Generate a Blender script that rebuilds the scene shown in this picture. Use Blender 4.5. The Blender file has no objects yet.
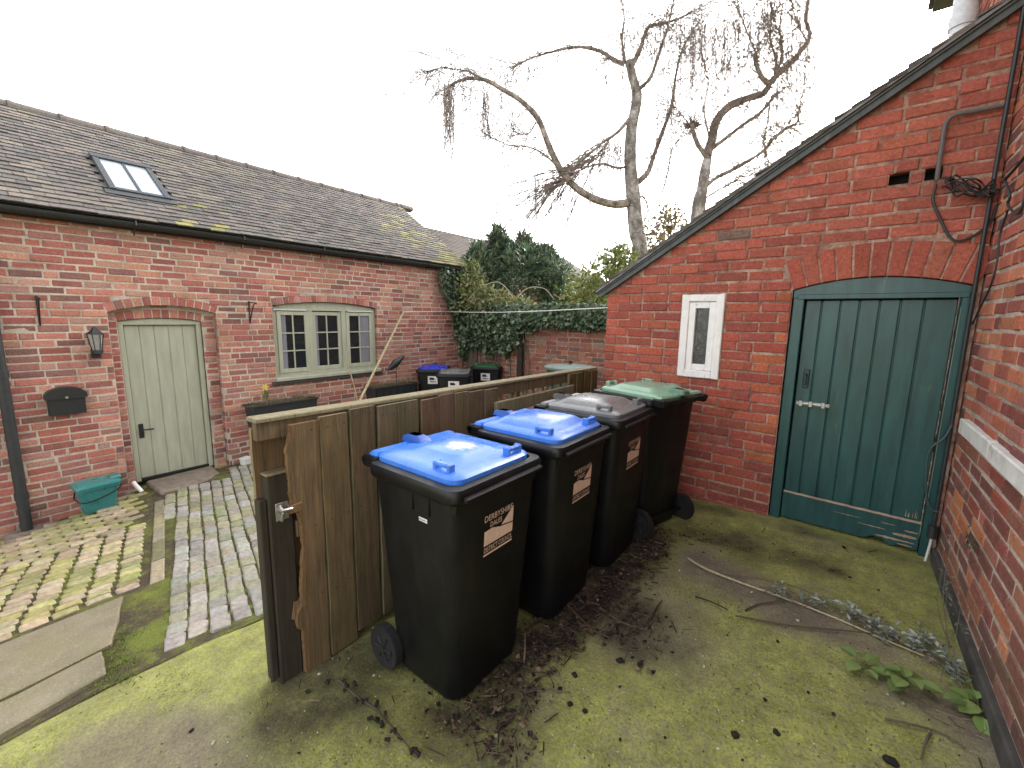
import bpy, math, random
import numpy as np
from mathutils import Vector, Matrix, noise as mnoise

D = bpy.data
scene = bpy.context.scene
col = scene.collection
R = math.radians
rnd = random.Random(7)

# ------------------------------------------------------------------ camera, sky, sun, exposure
FPX = 432.4
PITCH, ROLL, YAW = R(8.825), R(0.914), R(37.475)
CAM = Vector((6.262, -1.150, 1.5))        # world: x = away from the left house, y = along it
def _w(vx, vy, vz):                        # yaw-free camera frame -> world
    c, s = math.cos(YAW), math.sin(YAW)
    return Vector((vx * c - vy * s, vx * s + vy * c, vz))
_r0, _u0 = Vector((1, 0, 0)), Vector((0, math.sin(PITCH), math.cos(PITCH)))
_f = Vector((0, math.cos(PITCH), -math.sin(PITCH)))
_r = _r0 * math.cos(ROLL) + _u0 * math.sin(ROLL)
_u = _u0 * math.cos(ROLL) - _r0 * math.sin(ROLL)
AXR, AXU, AXF = _w(*_r), _w(*_u), _w(*_f)
cam_d = D.cameras.new('camera')
cam_d.sensor_width = 36.0
cam_d.lens = FPX / 1024 * 36.0
cam_d.clip_start = 0.02
cam_d.clip_end = 2000
cam = D.objects.new('camera', cam_d)
col.objects.link(cam)
mw = Matrix((AXR, AXU, -AXF)).transposed().to_4x4()
mw.translation = CAM
cam.matrix_world = mw
scene.camera = cam

SUN_DIR = Vector((0.05, 0.90, 0.52)).normalized()    # towards the sun, behind the trees
world = D.worlds.new('World')
scene.world = world
world.use_nodes = True
wn, wl = world.node_tree.nodes, world.node_tree.links
wn.clear()
sky = wn.new('ShaderNodeTexSky')
sky.sky_type = 'NISHITA'
sky.sun_disc = False
sky.sun_elevation = math.asin(SUN_DIR.z)
sky.sun_rotation = math.atan2(SUN_DIR.x, SUN_DIR.y)
sky.air_density = 1.0
sky.dust_density = 3.0
hs = wn.new('ShaderNodeHueSaturation')
hs.inputs['Saturation'].default_value = 0.10
hs.inputs['Value'].default_value = 1.0
bg = wn.new('ShaderNodeBackground')
bg.inputs['Strength'].default_value = 0.15
wo = wn.new('ShaderNodeOutputWorld')
wl.new(sky.outputs[0], hs.inputs['Color'])
wl.new(hs.outputs[0], bg.inputs[0])
wl.new(bg.outputs[0], wo.inputs[0])

sun_d = D.lights.new('sun', 'SUN')
sun_d.energy = 1.0
sun_d.angle = R(25)
sun_d.color = (1.0, 0.95, 0.86)
sun = D.objects.new('sun', sun_d)
col.objects.link(sun)
sun.rotation_euler = (-SUN_DIR).to_track_quat('-Z', 'Y').to_euler()

vs = scene.view_settings
vs.view_transform = 'Standard'
vs.look = 'None'
vs.exposure = 2.45
vs.gamma = 1.0
vs.use_curve_mapping = False
scene.render.engine = 'CYCLES'

# ------------------------------------------------------------------ helpers
def ray(x, y):
    return AXR * ((x - 512) / FPX) - AXU * ((y - 384) / FPX) + AXF
def at(x, y, depth):
    return CAM + ray(x, y) * depth

CP = np.array([[5.932,2.674,-.05],[5.932,1.96,-.03]])
_old = [[0.8,4.176,-0.05],[1.489,3.598,-0.02],[2.026,3.148,0.0],[2.716,2.57,0.0],[1.826,1.386,0.0],[-0.156,1.689,-0.14],[0.191,2.007,-0.12],[0.938,2.901,-0.07],[-1.028,1.746,-0.17],[-1.769,1.911,-0.26],[-1.408,2.234,-0.23],[-2.144,1.569,-0.33],[0.022,1.359,-0.11],[-3.569,2.757,-0.52],[-3.103,4.909,-0.47],[0.0,-1.0,-0.05],[1.2,-0.5,0.0],[-3.0,-0.5,-0.3],[-6.705,1.547,-0.95],[-5.488,3.134,-0.8],[-4.8,4.031,-0.69],[-4.454,4.483,-0.6],[-4.21,4.8,-0.53],[-3.663,5.515,-0.5],[-2.446,7.102,-0.47],[-1.046,8.927,-0.45],[1.4,6.9,-0.4],[0.5,5.2,-0.3],[-1.0,5.0,-0.42],[-1.5,3.0,-0.36]]
_pts = []
for ox, oy, oz in _old:
    v = _w(ox, oy, 0)
    _pts.append((CAM.x + v.x, CAM.y + v.y, oz))
CP = np.array(_pts)
_n = len(CP)
_d = np.linalg.norm(CP[:, None, :2] - CP[None, :, :2], axis=2)
_K = _d * _d * np.log(_d + 1e-12) + .02 * np.eye(_n)
_P = np.c_[np.ones(_n), CP[:, :2]]
_S = np.linalg.solve(np.block([[_K, _P], [_P.T, np.zeros((3, 3))]]), np.r_[CP[:, 2], 0, 0, 0])
def gz_in(x, y):
    d = np.hypot(x - CP[:, 0], y - CP[:, 1])
    return float((d * d * np.log(d + 1e-12)) @ _S[:-3] + _S[-3] + _S[-2] * x + _S[-1] * y)
def gz(x, y):
    ex = max(-1.0 - x, x - 8.0, 0); ey = max(-4.5 - y, y - 9.0, 0)
    e = min(1.0, math.hypot(ex, ey) / 3.0)
    if e >= 1: return -0.5
    xx, yy = min(max(x, -1.5), 8.5), min(max(y, -5), 9.5)
    return gz_in(xx, yy) * (1 - e) - 0.5 * e
def hit(x, y):
    d = ray(x, y); z = 0
    for _ in range(60):
        p = CAM + d * ((z - CAM.z) / d.z)
        z = .5 * z + .5 * gz(p.x, p.y)
    return p

def clamp(v, a=0.0, b=1.0): return max(a, min(b, v))
def fbm(p, o=4): return mnoise.fractal(Vector(p), 1.0, 2.0, o)

class MB:
    """collects faces, then links them as one mesh object"""
    def __init__(s):
        s.v, s.f, s.m, s.c, s.sm = [], [], [], [], []
    def add(s, vs_, fs_, mat=0, c=(1, 1, 1), smooth=False):
        b = len(s.v)
        s.v.extend([tuple(p) for p in vs_])
        for f in fs_:
            s.f.append(tuple(b + i for i in f)); s.m.append(mat); s.c.append(c); s.sm.append(smooth)
        return s
    def box(s, x0, x1, y0, y1, z0, z1, mat=0, c=(1, 1, 1), ch=0.0, jit=0.0, M=None, smooth=False):
        if ch <= 0:
            vs_ = [(x0,y0,z0),(x1,y0,z0),(x1,y1,z0),(x0,y1,z0),(x0,y0,z1),(x1,y0,z1),(x1,y1,z1),(x0,y1,z1)]
            fs_ = [(0,3,2,1),(4,5,6,7),(0,1,5,4),(1,2,6,5),(2,3,7,6),(3,0,4,7)]
        else:
            vs_, idx = [], {}
            X, Y, Z = (x0, x1), (y0, y1), (z0, z1)
            for i in (0, 1):
                for j in (0, 1):
                    for k in (0, 1):
                        sx, sy, sz = (1, -1)[i], (1, -1)[j], (1, -1)[k]
                        jx, jy, jz = (rnd.uniform(-jit, jit) for _ in range(3))
                        x, y, z = X[i] + jx, Y[j] + jy, Z[k] + jz
                        idx[i, j, k, 0] = len(vs_); vs_.append((x, y + sy * ch, z + sz * ch))
                        idx[i, j, k, 1] = len(vs_); vs_.append((x + sx * ch, y, z + sz * ch))
                        idx[i, j, k, 2] = len(vs_); vs_.append((x + sx * ch, y + sy * ch, z))
            g = lambda *a: idx[a]
            fs_ = []
            for i in (0, 1):
                q = [g(i,0,0,0), g(i,1,0,0), g(i,1,1,0), g(i,0,1,0)]; fs_.append(q if i else q[::-1])
                q = [g(0,i,0,1), g(1,i,0,1), g(1,i,1,1), g(0,i,1,1)]; fs_.append(q[::-1] if i else q)
                q = [g(0,0,i,2), g(1,0,i,2), g(1,1,i,2), g(0,1,i,2)]; fs_.append(q if i else q[::-1])
            for a in (0, 1):
                for b in (0, 1):
                    fs_.append([g(0,a,b,1), g(1,a,b,1), g(1,a,b,2), g(0,a,b,2)])
                    fs_.append([g(a,0,b,0), g(a,1,b,0), g(a,1,b,2), g(a,0,b,2)])
                    fs_.append([g(a,b,0,0), g(a,b,1,0), g(a,b,1,1), g(a,b,0,1)])
                    for d in (0, 1):
                        pass
            for i in (0, 1):
                for j in (0, 1):
                    for k in (0, 1):
                        fs_.append([g(i,j,k,0), g(i,j,k,1), g(i,j,k,2)])
        if M is not None: vs_ = [M @ Vector(p) for p in vs_]
        return s.add(vs_, fs_, mat, c, smooth)
    def tube(s, pts, rad, n=8, mat=0, c=(1, 1, 1), cap=True, smooth=True):
        pts = [Vector(p) for p in pts]
        if not hasattr(rad, '__len__'): rad = [rad] * len(pts)
        t0 = (pts[1] - pts[0]).normalized()
        a = t0.orthogonal().normalized()
        vs_, fs_ = [], []
        for i, p in enumerate(pts):
            t = (pts[min(i + 1, len(pts) - 1)] - pts[max(i - 1, 0)]).normalized()
            a = (a - t * a.dot(t))
            a = a.normalized() if a.length > 1e-6 else t.orthogonal().normalized()
            b = t.cross(a)
            for k in range(n):
                w = 2 * math.pi * k / n
                vs_.append(p + (a * math.cos(w) + b * math.sin(w)) * rad[i])
            if i:
                o = (i - 1) * n
                for k in range(n):
                    fs_.append((o + k, o + (k + 1) % n, o + n + (k + 1) % n, o + n + k))
        if cap:
            fs_.append(tuple(range(n))[::-1]); fs_.append(tuple(range(len(vs_) - n, len(vs_))))
        return s.add(vs_, fs_, mat, c, smooth)
    def loft(s, rings, mat=0, c=(1, 1, 1), cap0=True, cap1=True, smooth=True):
        n = len(rings[0]); vs_, fs_ = [p for r in rings for p in r], []
        for i in range(len(rings) - 1):
            for k in range(n):
                fs_.append((i*n+k, i*n+(k+1) % n, (i+1)*n+(k+1) % n, (i+1)*n+k))
        s.add(vs_, fs_, mat, c, smooth)
        if cap0: s.add(rings[0], [tuple(range(n))[::-1]], mat, c, False)
        if cap1: s.add(rings[-1], [tuple(range(n))], mat, c, False)
        return s
    def leaf(s, p, d, nrm, L, W, mat=0, c=(1, 1, 1), fold=.25):
        d = Vector(d).normalized(); nrm = Vector(nrm)
        sd = d.cross(nrm)
        if sd.length < 1e-4: sd = d.orthogonal()
        sd.normalize(); nn = sd.cross(d)
        p = Vector(p)
        m = p + d * (L * .45) 
        vs_ = [p, m + sd * W * .5 + nn * fold * W, p + d * L, m - sd * W * .5 + nn * fold * W]
        return s.add(vs_, [(0, 1, 2), (0, 2, 3)], mat, c)
    def build(s, name, mats, parent=None, loc=None, rotz=None):
        me = D.meshes.new(name)
        me.from_pydata(s.v, [], s.f)
        for m in (mats if isinstance(mats, (list, tuple)) else [mats]): me.materials.append(m)
        me.polygons.foreach_set('material_index', s.m)
        me.polygons.foreach_set('use_smooth', s.sm)
        at_ = me.attributes.new('Col', 'FLOAT_COLOR', 'FACE')
        arr = np.ones((len(s.f), 4), np.float32)
        arr[:, :3] = np.array(s.c, np.float32).reshape(-1, 3)
        at_.data.foreach_set('color', arr.ravel())
        me.update()
        if any(s.sm): me.set_sharp_from_angle(angle=R(38))
        o = D.objects.new(name, me)
        col.objects.link(o)
        if parent: o.parent = parent
        if loc is not None: o.location = loc
        if rotz is not None: o.rotation_euler = (0, 0, rotz)
        return o

def tag(o, label=None, cat=None, group=None, kind=None):
    if label: o['label'] = label
    if cat: o['category'] = cat
    if group: o['group'] = group
    if kind: o['kind'] = kind
    return o
def thing(name, loc, rotz, label, cat, group=None):
    o = D.objects.new(name, None)
    o.empty_display_size = .1
    col.objects.link(o)
    o.location = loc; o.rotation_euler = (0, 0, rotz)
    return tag(o, label, cat, group)
def copy_tree(o, parent=None):
    c = o.copy(); col.objects.link(c)
    if parent: c.parent = parent
    for ch in list(o.children): copy_tree(ch, c)
    return c
def mixc(a, b, t): return tuple(x + (y - x) * t for x, y in zip(a, b))
def jitc(c, a=.12):
    k = 1 + rnd.uniform(-a, a)
    return tuple(clamp(x * k * (1 + rnd.uniform(-a, a) * .3), 0, 1) for x in c)

# ------------------------------------------------------------------ materials
class NT:
    def __init__(s, name):
        s.m = D.materials.new(name); s.m.use_nodes = True
        s.t = s.m.node_tree; s.n = s.t.nodes; s.n.clear()
        s.out = s.n.new('ShaderNodeOutputMaterial'); s.b = s.n.new('ShaderNodeBsdfPrincipled')
        s.t.links.new(s.b.outputs[0], s.out.inputs[0])
        s.tc = s.n.new('ShaderNodeTexCoord')
    def lk(s, a, b): s.t.links.new(a, b)
    def setin(s, i, v):
        if hasattr(v, 'is_linked') or hasattr(v, 'links'): s.lk(v, i)
        else: i.default_value = v
    def noise(s, scale, detail=4, rough=.55, vec=None, dist=0, stretch=None):
        n = s.n.new('ShaderNodeTexNoise')
        n.inputs['Scale'].default_value = scale; n.inputs['Detail'].default_value = detail
        n.inputs['Roughness'].default_value = rough; n.inputs['Distortion'].default_value = dist
        v = vec or s.tc.outputs['Object']
        if stretch:
            mp = s.n.new('ShaderNodeMapping'); mp.inputs['Scale'].default_value = stretch
            s.lk(v, mp.inputs[0]); v = mp.outputs[0]
        s.lk(v, n.inputs['Vector'])
        return n.outputs[0]
    def ramp(s, f, stops):
        r = s.n.new('ShaderNodeValToRGB')
        e = r.color_ramp.elements
        while len(e) < len(stops): e.new(.5)
        for el, (p, c) in zip(e, stops):
            el.position = p; el.color = (c, c, c, 1) if not hasattr(c, '__len__') else (*c[:3], 1)
        s.lk(f, r.inputs[0]); return r.outputs[0]
    def mix(s, f, a, b, mode='MIX'):
        m = s.n.new('ShaderNodeMix'); m.data_type = 'RGBA'; m.blend_type = mode
        s.setin(m.inputs[0], f)
        for i, v in ((6, a), (7, b)):
            if isinstance(v, (tuple, list)): m.inputs[i].default_value = (*v[:3], 1)
            else: s.lk(v, m.inputs[i])
        return m.outputs[2]
    def math(s, op, a, b=0.0):
        m = s.n.new('ShaderNodeMath'); m.operation = op
        s.setin(m.inputs[0], a); s.setin(m.inputs[1], b); return m.outputs[0]
    def attr(s, name='Col'):
        a = s.n.new('ShaderNodeAttribute'); a.attribute_name = name; return a
    def bump(s, h, strength=.3, dist=.005):
        b = s.n.new('ShaderNodeBump'); b.inputs['Strength'].default_value = strength
        b.inputs['Distance'].default_value = dist
        s.lk(h, b.inputs['Height']); s.lk(b.outputs[0], s.b.inputs['Normal'])
    def done(s, color, rough=.8, spec=None, metal=None):
        s.setin(s.b.inputs['Base Color'], color if not isinstance(color, tuple) else (*color[:3], 1))
        s.setin(s.b.inputs['Roughness'], rough)
        if spec is not None: s.setin(s.b.inputs['Specular IOR Level'], spec)
        if metal is not None: s.setin(s.b.inputs['Metallic'], metal)
        return s.m

def m_brick(name, soot=.5, soot_c=(.045, .03, .027), pale=.35, pale_c=(.42, .30, .25)):
    t = NT(name); c = t.attr().outputs['Color']
    c = t.mix(1.0, c, t.ramp(t.noise(55, 5, .7), [(.3, .62), (.7, 1.25)]), 'MULTIPLY')
    c = t.mix(t.math('MULTIPLY', t.ramp(t.noise(9, 6, .7), [(.52, 0), (.72, 1)]), soot), c, soot_c)
    c = t.mix(t.math('MULTIPLY', t.ramp(t.noise(14, 5, .75, dist=.5), [(.56, 0), (.74, 1)]), pale), c, pale_c)
    t.bump(t.noise(120, 6, .7), .5, .006)
    return t.done(c, .9, .25)
def m_mortar(name, a, b, dirt=(.08, .07, .06), k=.5):
    t = NT(name)
    c = t.mix(t.ramp(t.noise(11, 6, .75), [(.38, 0), (.62, 1)]), a, b)
    c = t.mix(t.math('MULTIPLY', t.ramp(t.noise(2.2, 6, .7), [(.45, 0), (.62, 1)]), k), c, dirt)
    c = t.mix(1.0, c, t.ramp(t.noise(90, 4, .7), [(.3, .7), (.7, 1.15)]), 'MULTIPLY')
    t.bump(t.noise(150, 4, .7), .6, .006)
    return t.done(c, .95, .2)
def m_paint(name, c0, wear=None, wear_amt=.0, rough=.5, var=.12, stretch=(1, 1, .15), scale=18):
    t = NT(name)
    c = t.mix(1.0, c0, t.ramp(t.noise(scale, 5, .6, stretch=stretch), [(.3, 1 - var), (.7, 1 + var)]), 'MULTIPLY')
    if wear:
        c = t.mix(t.math('MULTIPLY', t.ramp(t.noise(scale * .8, 7, .75, stretch=stretch), [(.60, 0), (.66, 1)]), wear_amt), c, wear)
    t.bump(t.noise(60, 4, .6, stretch=stretch), .15, .004)
    return t.done(c, rough)
def m_plain(name, c0, rough=.5, var=.15, scale=25, metal=None, spec=None, bump=.1):
    t = NT(name)
    c = t.mix(1.0, c0, t.ramp(t.noise(scale, 5, .65), [(.3, 1 - var), (.7, 1 + var)]), 'MULTIPLY')
    if bump: t.bump(t.noise(scale * 3, 4, .6), bump, .003)
    return t.done(c, rough, spec, metal)
def m_col(name, rough=.7, var=.25, scale=30, bump=.3, spec=None):
    t = NT(name)
    c = t.mix(1.0, t.attr().outputs['Color'], t.ramp(t.noise(scale, 5, .65), [(.3, 1 - var), (.7, 1 + var)]), 'MULTIPLY')
    if bump: t.bump(t.noise(scale * 2.5, 5, .65), bump, .004)
    return t.done(c, rough, spec)
def m_wood(name, c0, c1, green=None, gk=.5, dark=(.05, .04, .03)):
    t = NT(name)
    g = t.noise(7, 7, .68, stretch=(6, 6, .45), dist=.6)
    c = t.mix(t.ramp(g, [(.32, 0), (.68, 1)]), c0, c1)
    c = t.mix(t.math('MULTIPLY', t.ramp(t.noise(30, 6, .7, stretch=(5, 5, .16)), [(.52, 0), (.66, 1)]), .8), c, dark)
    if green: c = t.mix(t.math('MULTIPLY', t.ramp(t.noise(2.6, 6, .7), [(.42, 0), (.66, 1)]), gk), c, green)
    c = t.mix(1.0, c, t.attr().outputs['Color'], 'MULTIPLY')
    t.bump(t.noise(40, 6, .7, stretch=(5, 5, .12)), .45, .006)
    return t.done(c, .85, .2)
def m_tile(name):
    t = NT(name); c = t.attr().outputs['Color']
    c = t.mix(1.0, c, t.ramp(t.noise(40, 5, .7), [(.3, .65), (.7, 1.3)]), 'MULTIPLY')
    c = t.mix(t.math('MULTIPLY', t.ramp(t.noise(26, 5, .75), [(.55, 0), (.68, 1)]), .35), c, (.19, .18, .145))
    t.bump(t.noise(70, 5, .7), .4, .005)
    return t.done(c, .85, .3)
def m_leaf(name, rough=.45):
    t = NT(name)
    t.b.inputs['Subsurface Weight'].default_value = 0.0
    tr = t.n.new('ShaderNodeBsdfTranslucent'); mx = t.n.new('ShaderNodeMixShader')
    c = t.attr().outputs['Color']
    t.lk(c, tr.inputs[0]); mx.inputs[0].default_value = .25
    t.lk(t.b.outputs[0], mx.inputs[1]); t.lk(tr.outputs[0], mx.inputs[2]); t.lk(mx.outputs[0], t.out.inputs[0])
    return t.done(c, rough)

M = {}
M['brick_l'] = m_brick('brick_soft', .45)
M['mortar_l'] = m_mortar('mortar_cream', (.56, .48, .39), (.44, .37, .30), (.20, .16, .13), .6)
M['brick_g'] = m_brick('brick_red', .55, soot_c=(.10, .035, .028), pale=.5, pale_c=(.44, .20, .14))
M['mortar_g'] = m_mortar('mortar_dirty', (.50, .36, .28), (.25, .11, .08), (.14, .055, .042), .75)
M['mortar_r'] = m_mortar('mortar_grey', (.58, .50, .41), (.40, .31, .25), (.12, .085, .075), .5)
M['tile'] = m_tile('roof_tile')
M['sage'] = m_paint('sage_paint', (.33, .335, .25), (.20, .2, .15), .15)
M['teal_door'] = m_paint('dark_green_paint', (.016, .066, .066), (.13, .14, .11), .35, .33, .3)
M['bare_wood'] = m_paint('worn_bare_wood', (.34, .24, .17), (.10, .07, .05), .6, .85, .3)
M['white_paint'] = m_paint('flaking_white_paint', (.74, .72, .70), (.42, .38, .34), .8, .6, .08, (1, 1, .6), 30)
M['white_stone'] = m_paint('pale_render', (.60, .59, .55), (.30, .28, .24), .8, .8, .15, (1, 1, 1), 12)
M['black_metal'] = m_plain('black_painted_metal', (.012, .013, .014), .45)
M['black_pipe'] = m_plain('black_drainpipe', (.018, .02, .021), .55, .3)
M['grey_metal'] = m_plain('grey_metal', (.42, .41, .39), .4, .3, 60, .85)
M['dark_glass'] = m_plain('window_glass', (.015, .017, .02), .06, .1, 3, None, .6, 0)
M['pale_glass'] = m_plain('sky_window_glass', (.30, .33, .36), .08, .1, 3, None, .8, 0)
M['curtain'] = m_paint('net_curtain', (.17, .165, .19), None, 0, .9, .25, (8, 8, .2), 6)
M['lamp_glass'] = m_plain('lamp_glass', (.28, .27, .25), .1, .2, 30, None, .6, 0)
def m_bin():
    t = NT('bin_black_plastic')
    c = t.mix(t.math('MULTIPLY', t.ramp(t.noise(7, 7, .75, stretch=(1, 1, .25)), [(.5, 0), (.72, 1)]), .6), (.0034, .0034, .0042), (.014, .013, .012))
    c = t.mix(t.math('MULTIPLY', t.ramp(t.noise(60, 5, .8, stretch=(1, 1, .3)), [(.66, 0), (.72, 1)]), .4), c, (.06, .055, .05))
    t.bump(t.noise(40, 4, .6), .05, .003)
    return t.done(c, t.ramp(t.noise(5, 5, .6), [(.3, .33), (.7, .55)]), .3)
M['bin'] = m_bin()
def m_lid(name, c, chalk, mess=False):
    t = NT(name)
    k = t.ramp(t.noise(6, 6, .7), [(.40, 0), (.75, 1)])
    cc = t.mix(t.math('MULTIPLY', k, .35), c, chalk)
    cc = t.mix(t.math('MULTIPLY', t.ramp(t.noise(35, 5, .7), [(.58, 0), (.70, 1)]), .3), cc, (.25, .25, .22))
    if mess:
        vm = t.n.new('ShaderNodeVectorMath'); vm.operation = 'DISTANCE'
        t.lk(t.tc.outputs['Object'], vm.inputs[0]); vm.inputs[1].default_value = (.01, -.02, 1.05)
        k2 = t.math('ADD', t.math('MULTIPLY', t.noise(22, 6, .8, dist=1.0), .16), vm.outputs['Value'])
        cc = t.mix(t.math('MULTIPLY', t.ramp(k2, [(.125, 1), (.155, 0)]), .75), cc, (.55, .52, .46))
    t.bump(t.noise(50, 4, .6), .06, .003)
    return t.done(cc, t.ramp(t.noise(8, 5, .6), [(.3, .2), (.7, .42)]), .6)
M['lid_blue'] = m_lid('blue_plastic', (.030, .15, .60), (.17, .34, .72), True)
M['lid_deepblue'] = m_lid('deep_blue_plastic', (.015, .035, .42), (.05, .09, .5))
M['lid_grey'] = m_lid('faded_black_plastic', (.11, .11, .112), (.34, .335, .33))
M['lid_green'] = m_lid('faded_green_plastic', (.17, .31, .21), (.34, .47, .37))
M['lid_darkgreen'] = m_lid('dark_green_plastic', (.025, .10, .04), (.07, .18, .09))
M['caddy'] = m_lid('teal_plastic', (.022, .155, .15), (.09, .27, .26))
M['sticker'] = m_plain('sticker_beige', (.66, .47, .37), .5, .12, 40)
M['sticker_black'] = m_plain('sticker_black', (.012, .012, .012), .5)
M['sticker_white'] = m_plain('sticker_white', (.66, .63, .60), .5, .08)
M['rubber'] = m_plain('wheel_rubber', (.004, .004, .004), .9, .3)
M['hub'] = m_plain('wheel_hub', (.006, .006, .006), .7)
M['fence'] = m_wood('weathered_fence_wood', (.175, .118, .068), (.075, .052, .033), (.065, .058, .027), .5)
M['fence_pale'] = m_wood('pale_wood_and_lit_edge', (.26, .22, .14), (.16, .13, .08), (.12, .12, .06), .5)  # pale rails and battens; on board edges it paints in caught light
M['post'] = m_wood('dark_post_wood', (.022, .017, .014), (.045, .035, .025), (.045, .045, .02), .4)
M['raw_wood'] = m_wood('split_raw_wood', (.22, .125, .06), (.10, .06, .032))
M['stone'] = m_plain('step_stone', (.17, .135, .105), .9, .35, 14, bump=.5)
M['soil'] = m_plain('soil', (.05, .036, .025), .95, .5, 30, bump=.6)
M['leaf'] = m_leaf('leaf')
M['ivy'] = m_leaf('ivy_leaf', .32)
M['twig'] = m_col('twig_bark', .85, .3, 60, .3, .2)
M['line'] = m_plain('line_plastic', (.72, .72, .66), .5)
M['bamboo'] = m_plain('cane', (.36, .30, .17), .7, .3, 20)
M['sett'] = m_col('sett_stone', .60, .35, 26, .55, .45)
def m_bark():
    t = NT('birch_bark')
    k = t.ramp(t.noise(5, 6, .7, stretch=(1, 1, .6)), [(.42, 0), (.6, 1)])
    c = t.mix(k, (.14, .125, .11), (.46, .43, .40))
    c = t.mix(t.math('MULTIPLY', t.ramp(t.noise(9, 5, .7, stretch=(1, 1, 4)), [(.55, 0), (.66, 1)]), .8), c, (.05, .042, .036))
    c = t.mix(1.0, c, t.attr().outputs['Color'], 'MULTIPLY')
    t.bump(t.noise(25, 5, .7), .4, .02)
    return t.done(c, .9, .2)
M['bark'] = m_bark()

def m_ground():
    t = NT('mossy_concrete')
    dirt = t.attr('dirt').outputs['Fac']; wet = t.attr('soil').outputs['Fac']
    base = t.mix(t.ramp(t.noise(3.2, 6, .65), [(.35, 0), (.65, 1)]), (.25, .215, .15), (.14, .12, .088))
    moss = t.mix(t.ramp(t.noise(9, 6, .7), [(.3, 0), (.7, 1)]), (.14, .145, .035), (.33, .345, .085))
    mk = t.math('ADD', t.ramp(t.noise(1.7, 7, .62, dist=.3), [(.24, .1), (.46, .95)]), -.0)
    mk = t.math('MULTIPLY', mk, t.math('SUBTRACT', 1.0, wet))
    mk = t.math('MULTIPLY', mk, t.ramp(t.noise(38, 5, .7), [(.30, .25), (.55, 1)]))
    c = t.mix(mk, base, moss)
    c = t.mix(t.math('MULTIPLY', t.ramp(t.noise(70, 4, .7), [(.62, 0), (.70, 1)]), .35), c, (.30, .28, .20))
    c = t.mix(t.math('MULTIPLY', wet, t.ramp(t.noise(6, 5, .7), [(.35, .2), (.6, .8)])), c, (.12, .09, .068))
    dk = t.math('MULTIPLY', dirt, t.ramp(t.noise(7, 7, .75), [(.28, .55), (.55, 1)]))
    c = t.mix(dk, c, t.mix(t.ramp(t.noise(60, 4, .7), [(.35, 0), (.7, 1)]), (.012, .010, .008), (.05, .036, .026)))
    c = t.mix(1.0, c, t.ramp(t.noise(85, 6, .9), [(.3, .38), (.7, 1.6)]), 'MULTIPLY')
    t.bump(t.math('ADD', t.noise(45, 6, .75), t.math('MULTIPLY', t.noise(9, 4), 1.5)), .55, .012)
    return t.done(c, .85, .3)
M['ground'] = m_ground()
def m_bed():
    t = NT('mossy_joint_bed')
    c = t.mix(t.ramp(t.noise(2.4, 6, .7), [(.46, 0), (.62, 1)]), (.065, .048, .034), (.12, .14, .028))
    c = t.mix(t.math('MULTIPLY', t.ramp(t.noise(14, 6, .75), [(.5, 0), (.66, 1)]), .7), c, (.16, .18, .03))
    c = t.mix(1.0, c, t.ramp(t.noise(130, 4, .8), [(.3, .55), (.7, 1.4)]), 'MULTIPLY')
    t.bump(t.noise(60, 6, .75), .7, .015)
    return t.done(c, .95, .2)
M['bed'] = m_bed()
def m_flag():
    t = NT('flagstone')
    c = t.mix(t.ramp(t.noise(4, 6, .7), [(.35, 0), (.65, 1)]), (.21, .18, .125), (.145, .125, .085))
    c = t.mix(t.math('MULTIPLY', t.ramp(t.noise(2.5, 6, .7), [(.45, 0), (.6, 1)]), .5), c, (.16, .145, .07))
    c = t.mix(t.math('MULTIPLY', t.ramp(t.noise(60, 5, .7), [(.58, 0), (.68, 1)]), .45), c, (.30, .28, .23))
    c = t.mix(1.0, c, t.ramp(t.noise(120, 4, .8), [(.3, .7), (.7, 1.25)]), 'MULTIPLY')
    t.bump(t.noise(60, 5, .7), .3, .006)
    return t.done(c, .8, .3)
M['flag'] = m_flag()

# ------------------------------------------------------------------ ground: one sheet to the horizon
def axis(stops):
    a = []
    for (lo, hi, st) in stops:
        n = max(1, round((hi - lo) / st)); a += [lo + (hi - lo) * i / n for i in range(n)]
    return a + [stops[-1][1]]
GX = axis([(-300, -60, 80), (-60, -10, 12), (-10, -1, 1.5), (-1, 3.4, .22), (3.4, 7.3, .05), (7.3, 9, .3), (9, 30, 5), (30, 300, 90)])
GY = axis([(-300, -60, 80), (-60, -6, 12), (-6, -2.2, .3), (-2.2, 2.9, .05), (2.9, 9, .3), (9, 15, 1.2), (15, 60, 9), (60, 300, 80)])
def seg_d(p, a, b):
    ax, ay = a; bx, by = b; dx, dy = bx - ax, by - ay
    t = clamp(((p[0]-ax)*dx + (p[1]-ay)*dy) / (dx*dx + dy*dy))
    return math.hypot(p[0]-ax-dx*t, p[1]-ay-dy*t)
def sstep(a, b, x):
    t = clamp((x - a) / (b - a)); return t * t * (3 - 2 * t)
def dirt_at(x, y):
    n = fbm((x * 2.1, y * 2.1, 3), 5) * .22
    d = seg_d((x, y), (5.20, .15), (5.28, 1.75)) + n
    k = 1 - sstep(.06, .36, d)
    d2 = seg_d((x, y), (4.6, -.35), (4.75, 2.2)) + n
    k = max(k, .8 * (1 - sstep(.12, .30, d2)))
    d3 = seg_d((x, y), (5.55, 2.0), (6.25, 2.05)) + n * 1.2
    k = max(k, .75 * (1 - sstep(.0, .22, d3)))
    d4 = seg_d((x, y), (5.5, .75), (5.55, 1.0)) + n
    k = max(k, .9 * (1 - sstep(.02, .28, d4)))
    d5 = seg_d((x, y), (4.40, 2.50), (6.85, 2.46)) + n * .6
    k = max(k, .6 * (1 - sstep(.0, .12, d5)))
    return k
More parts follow.
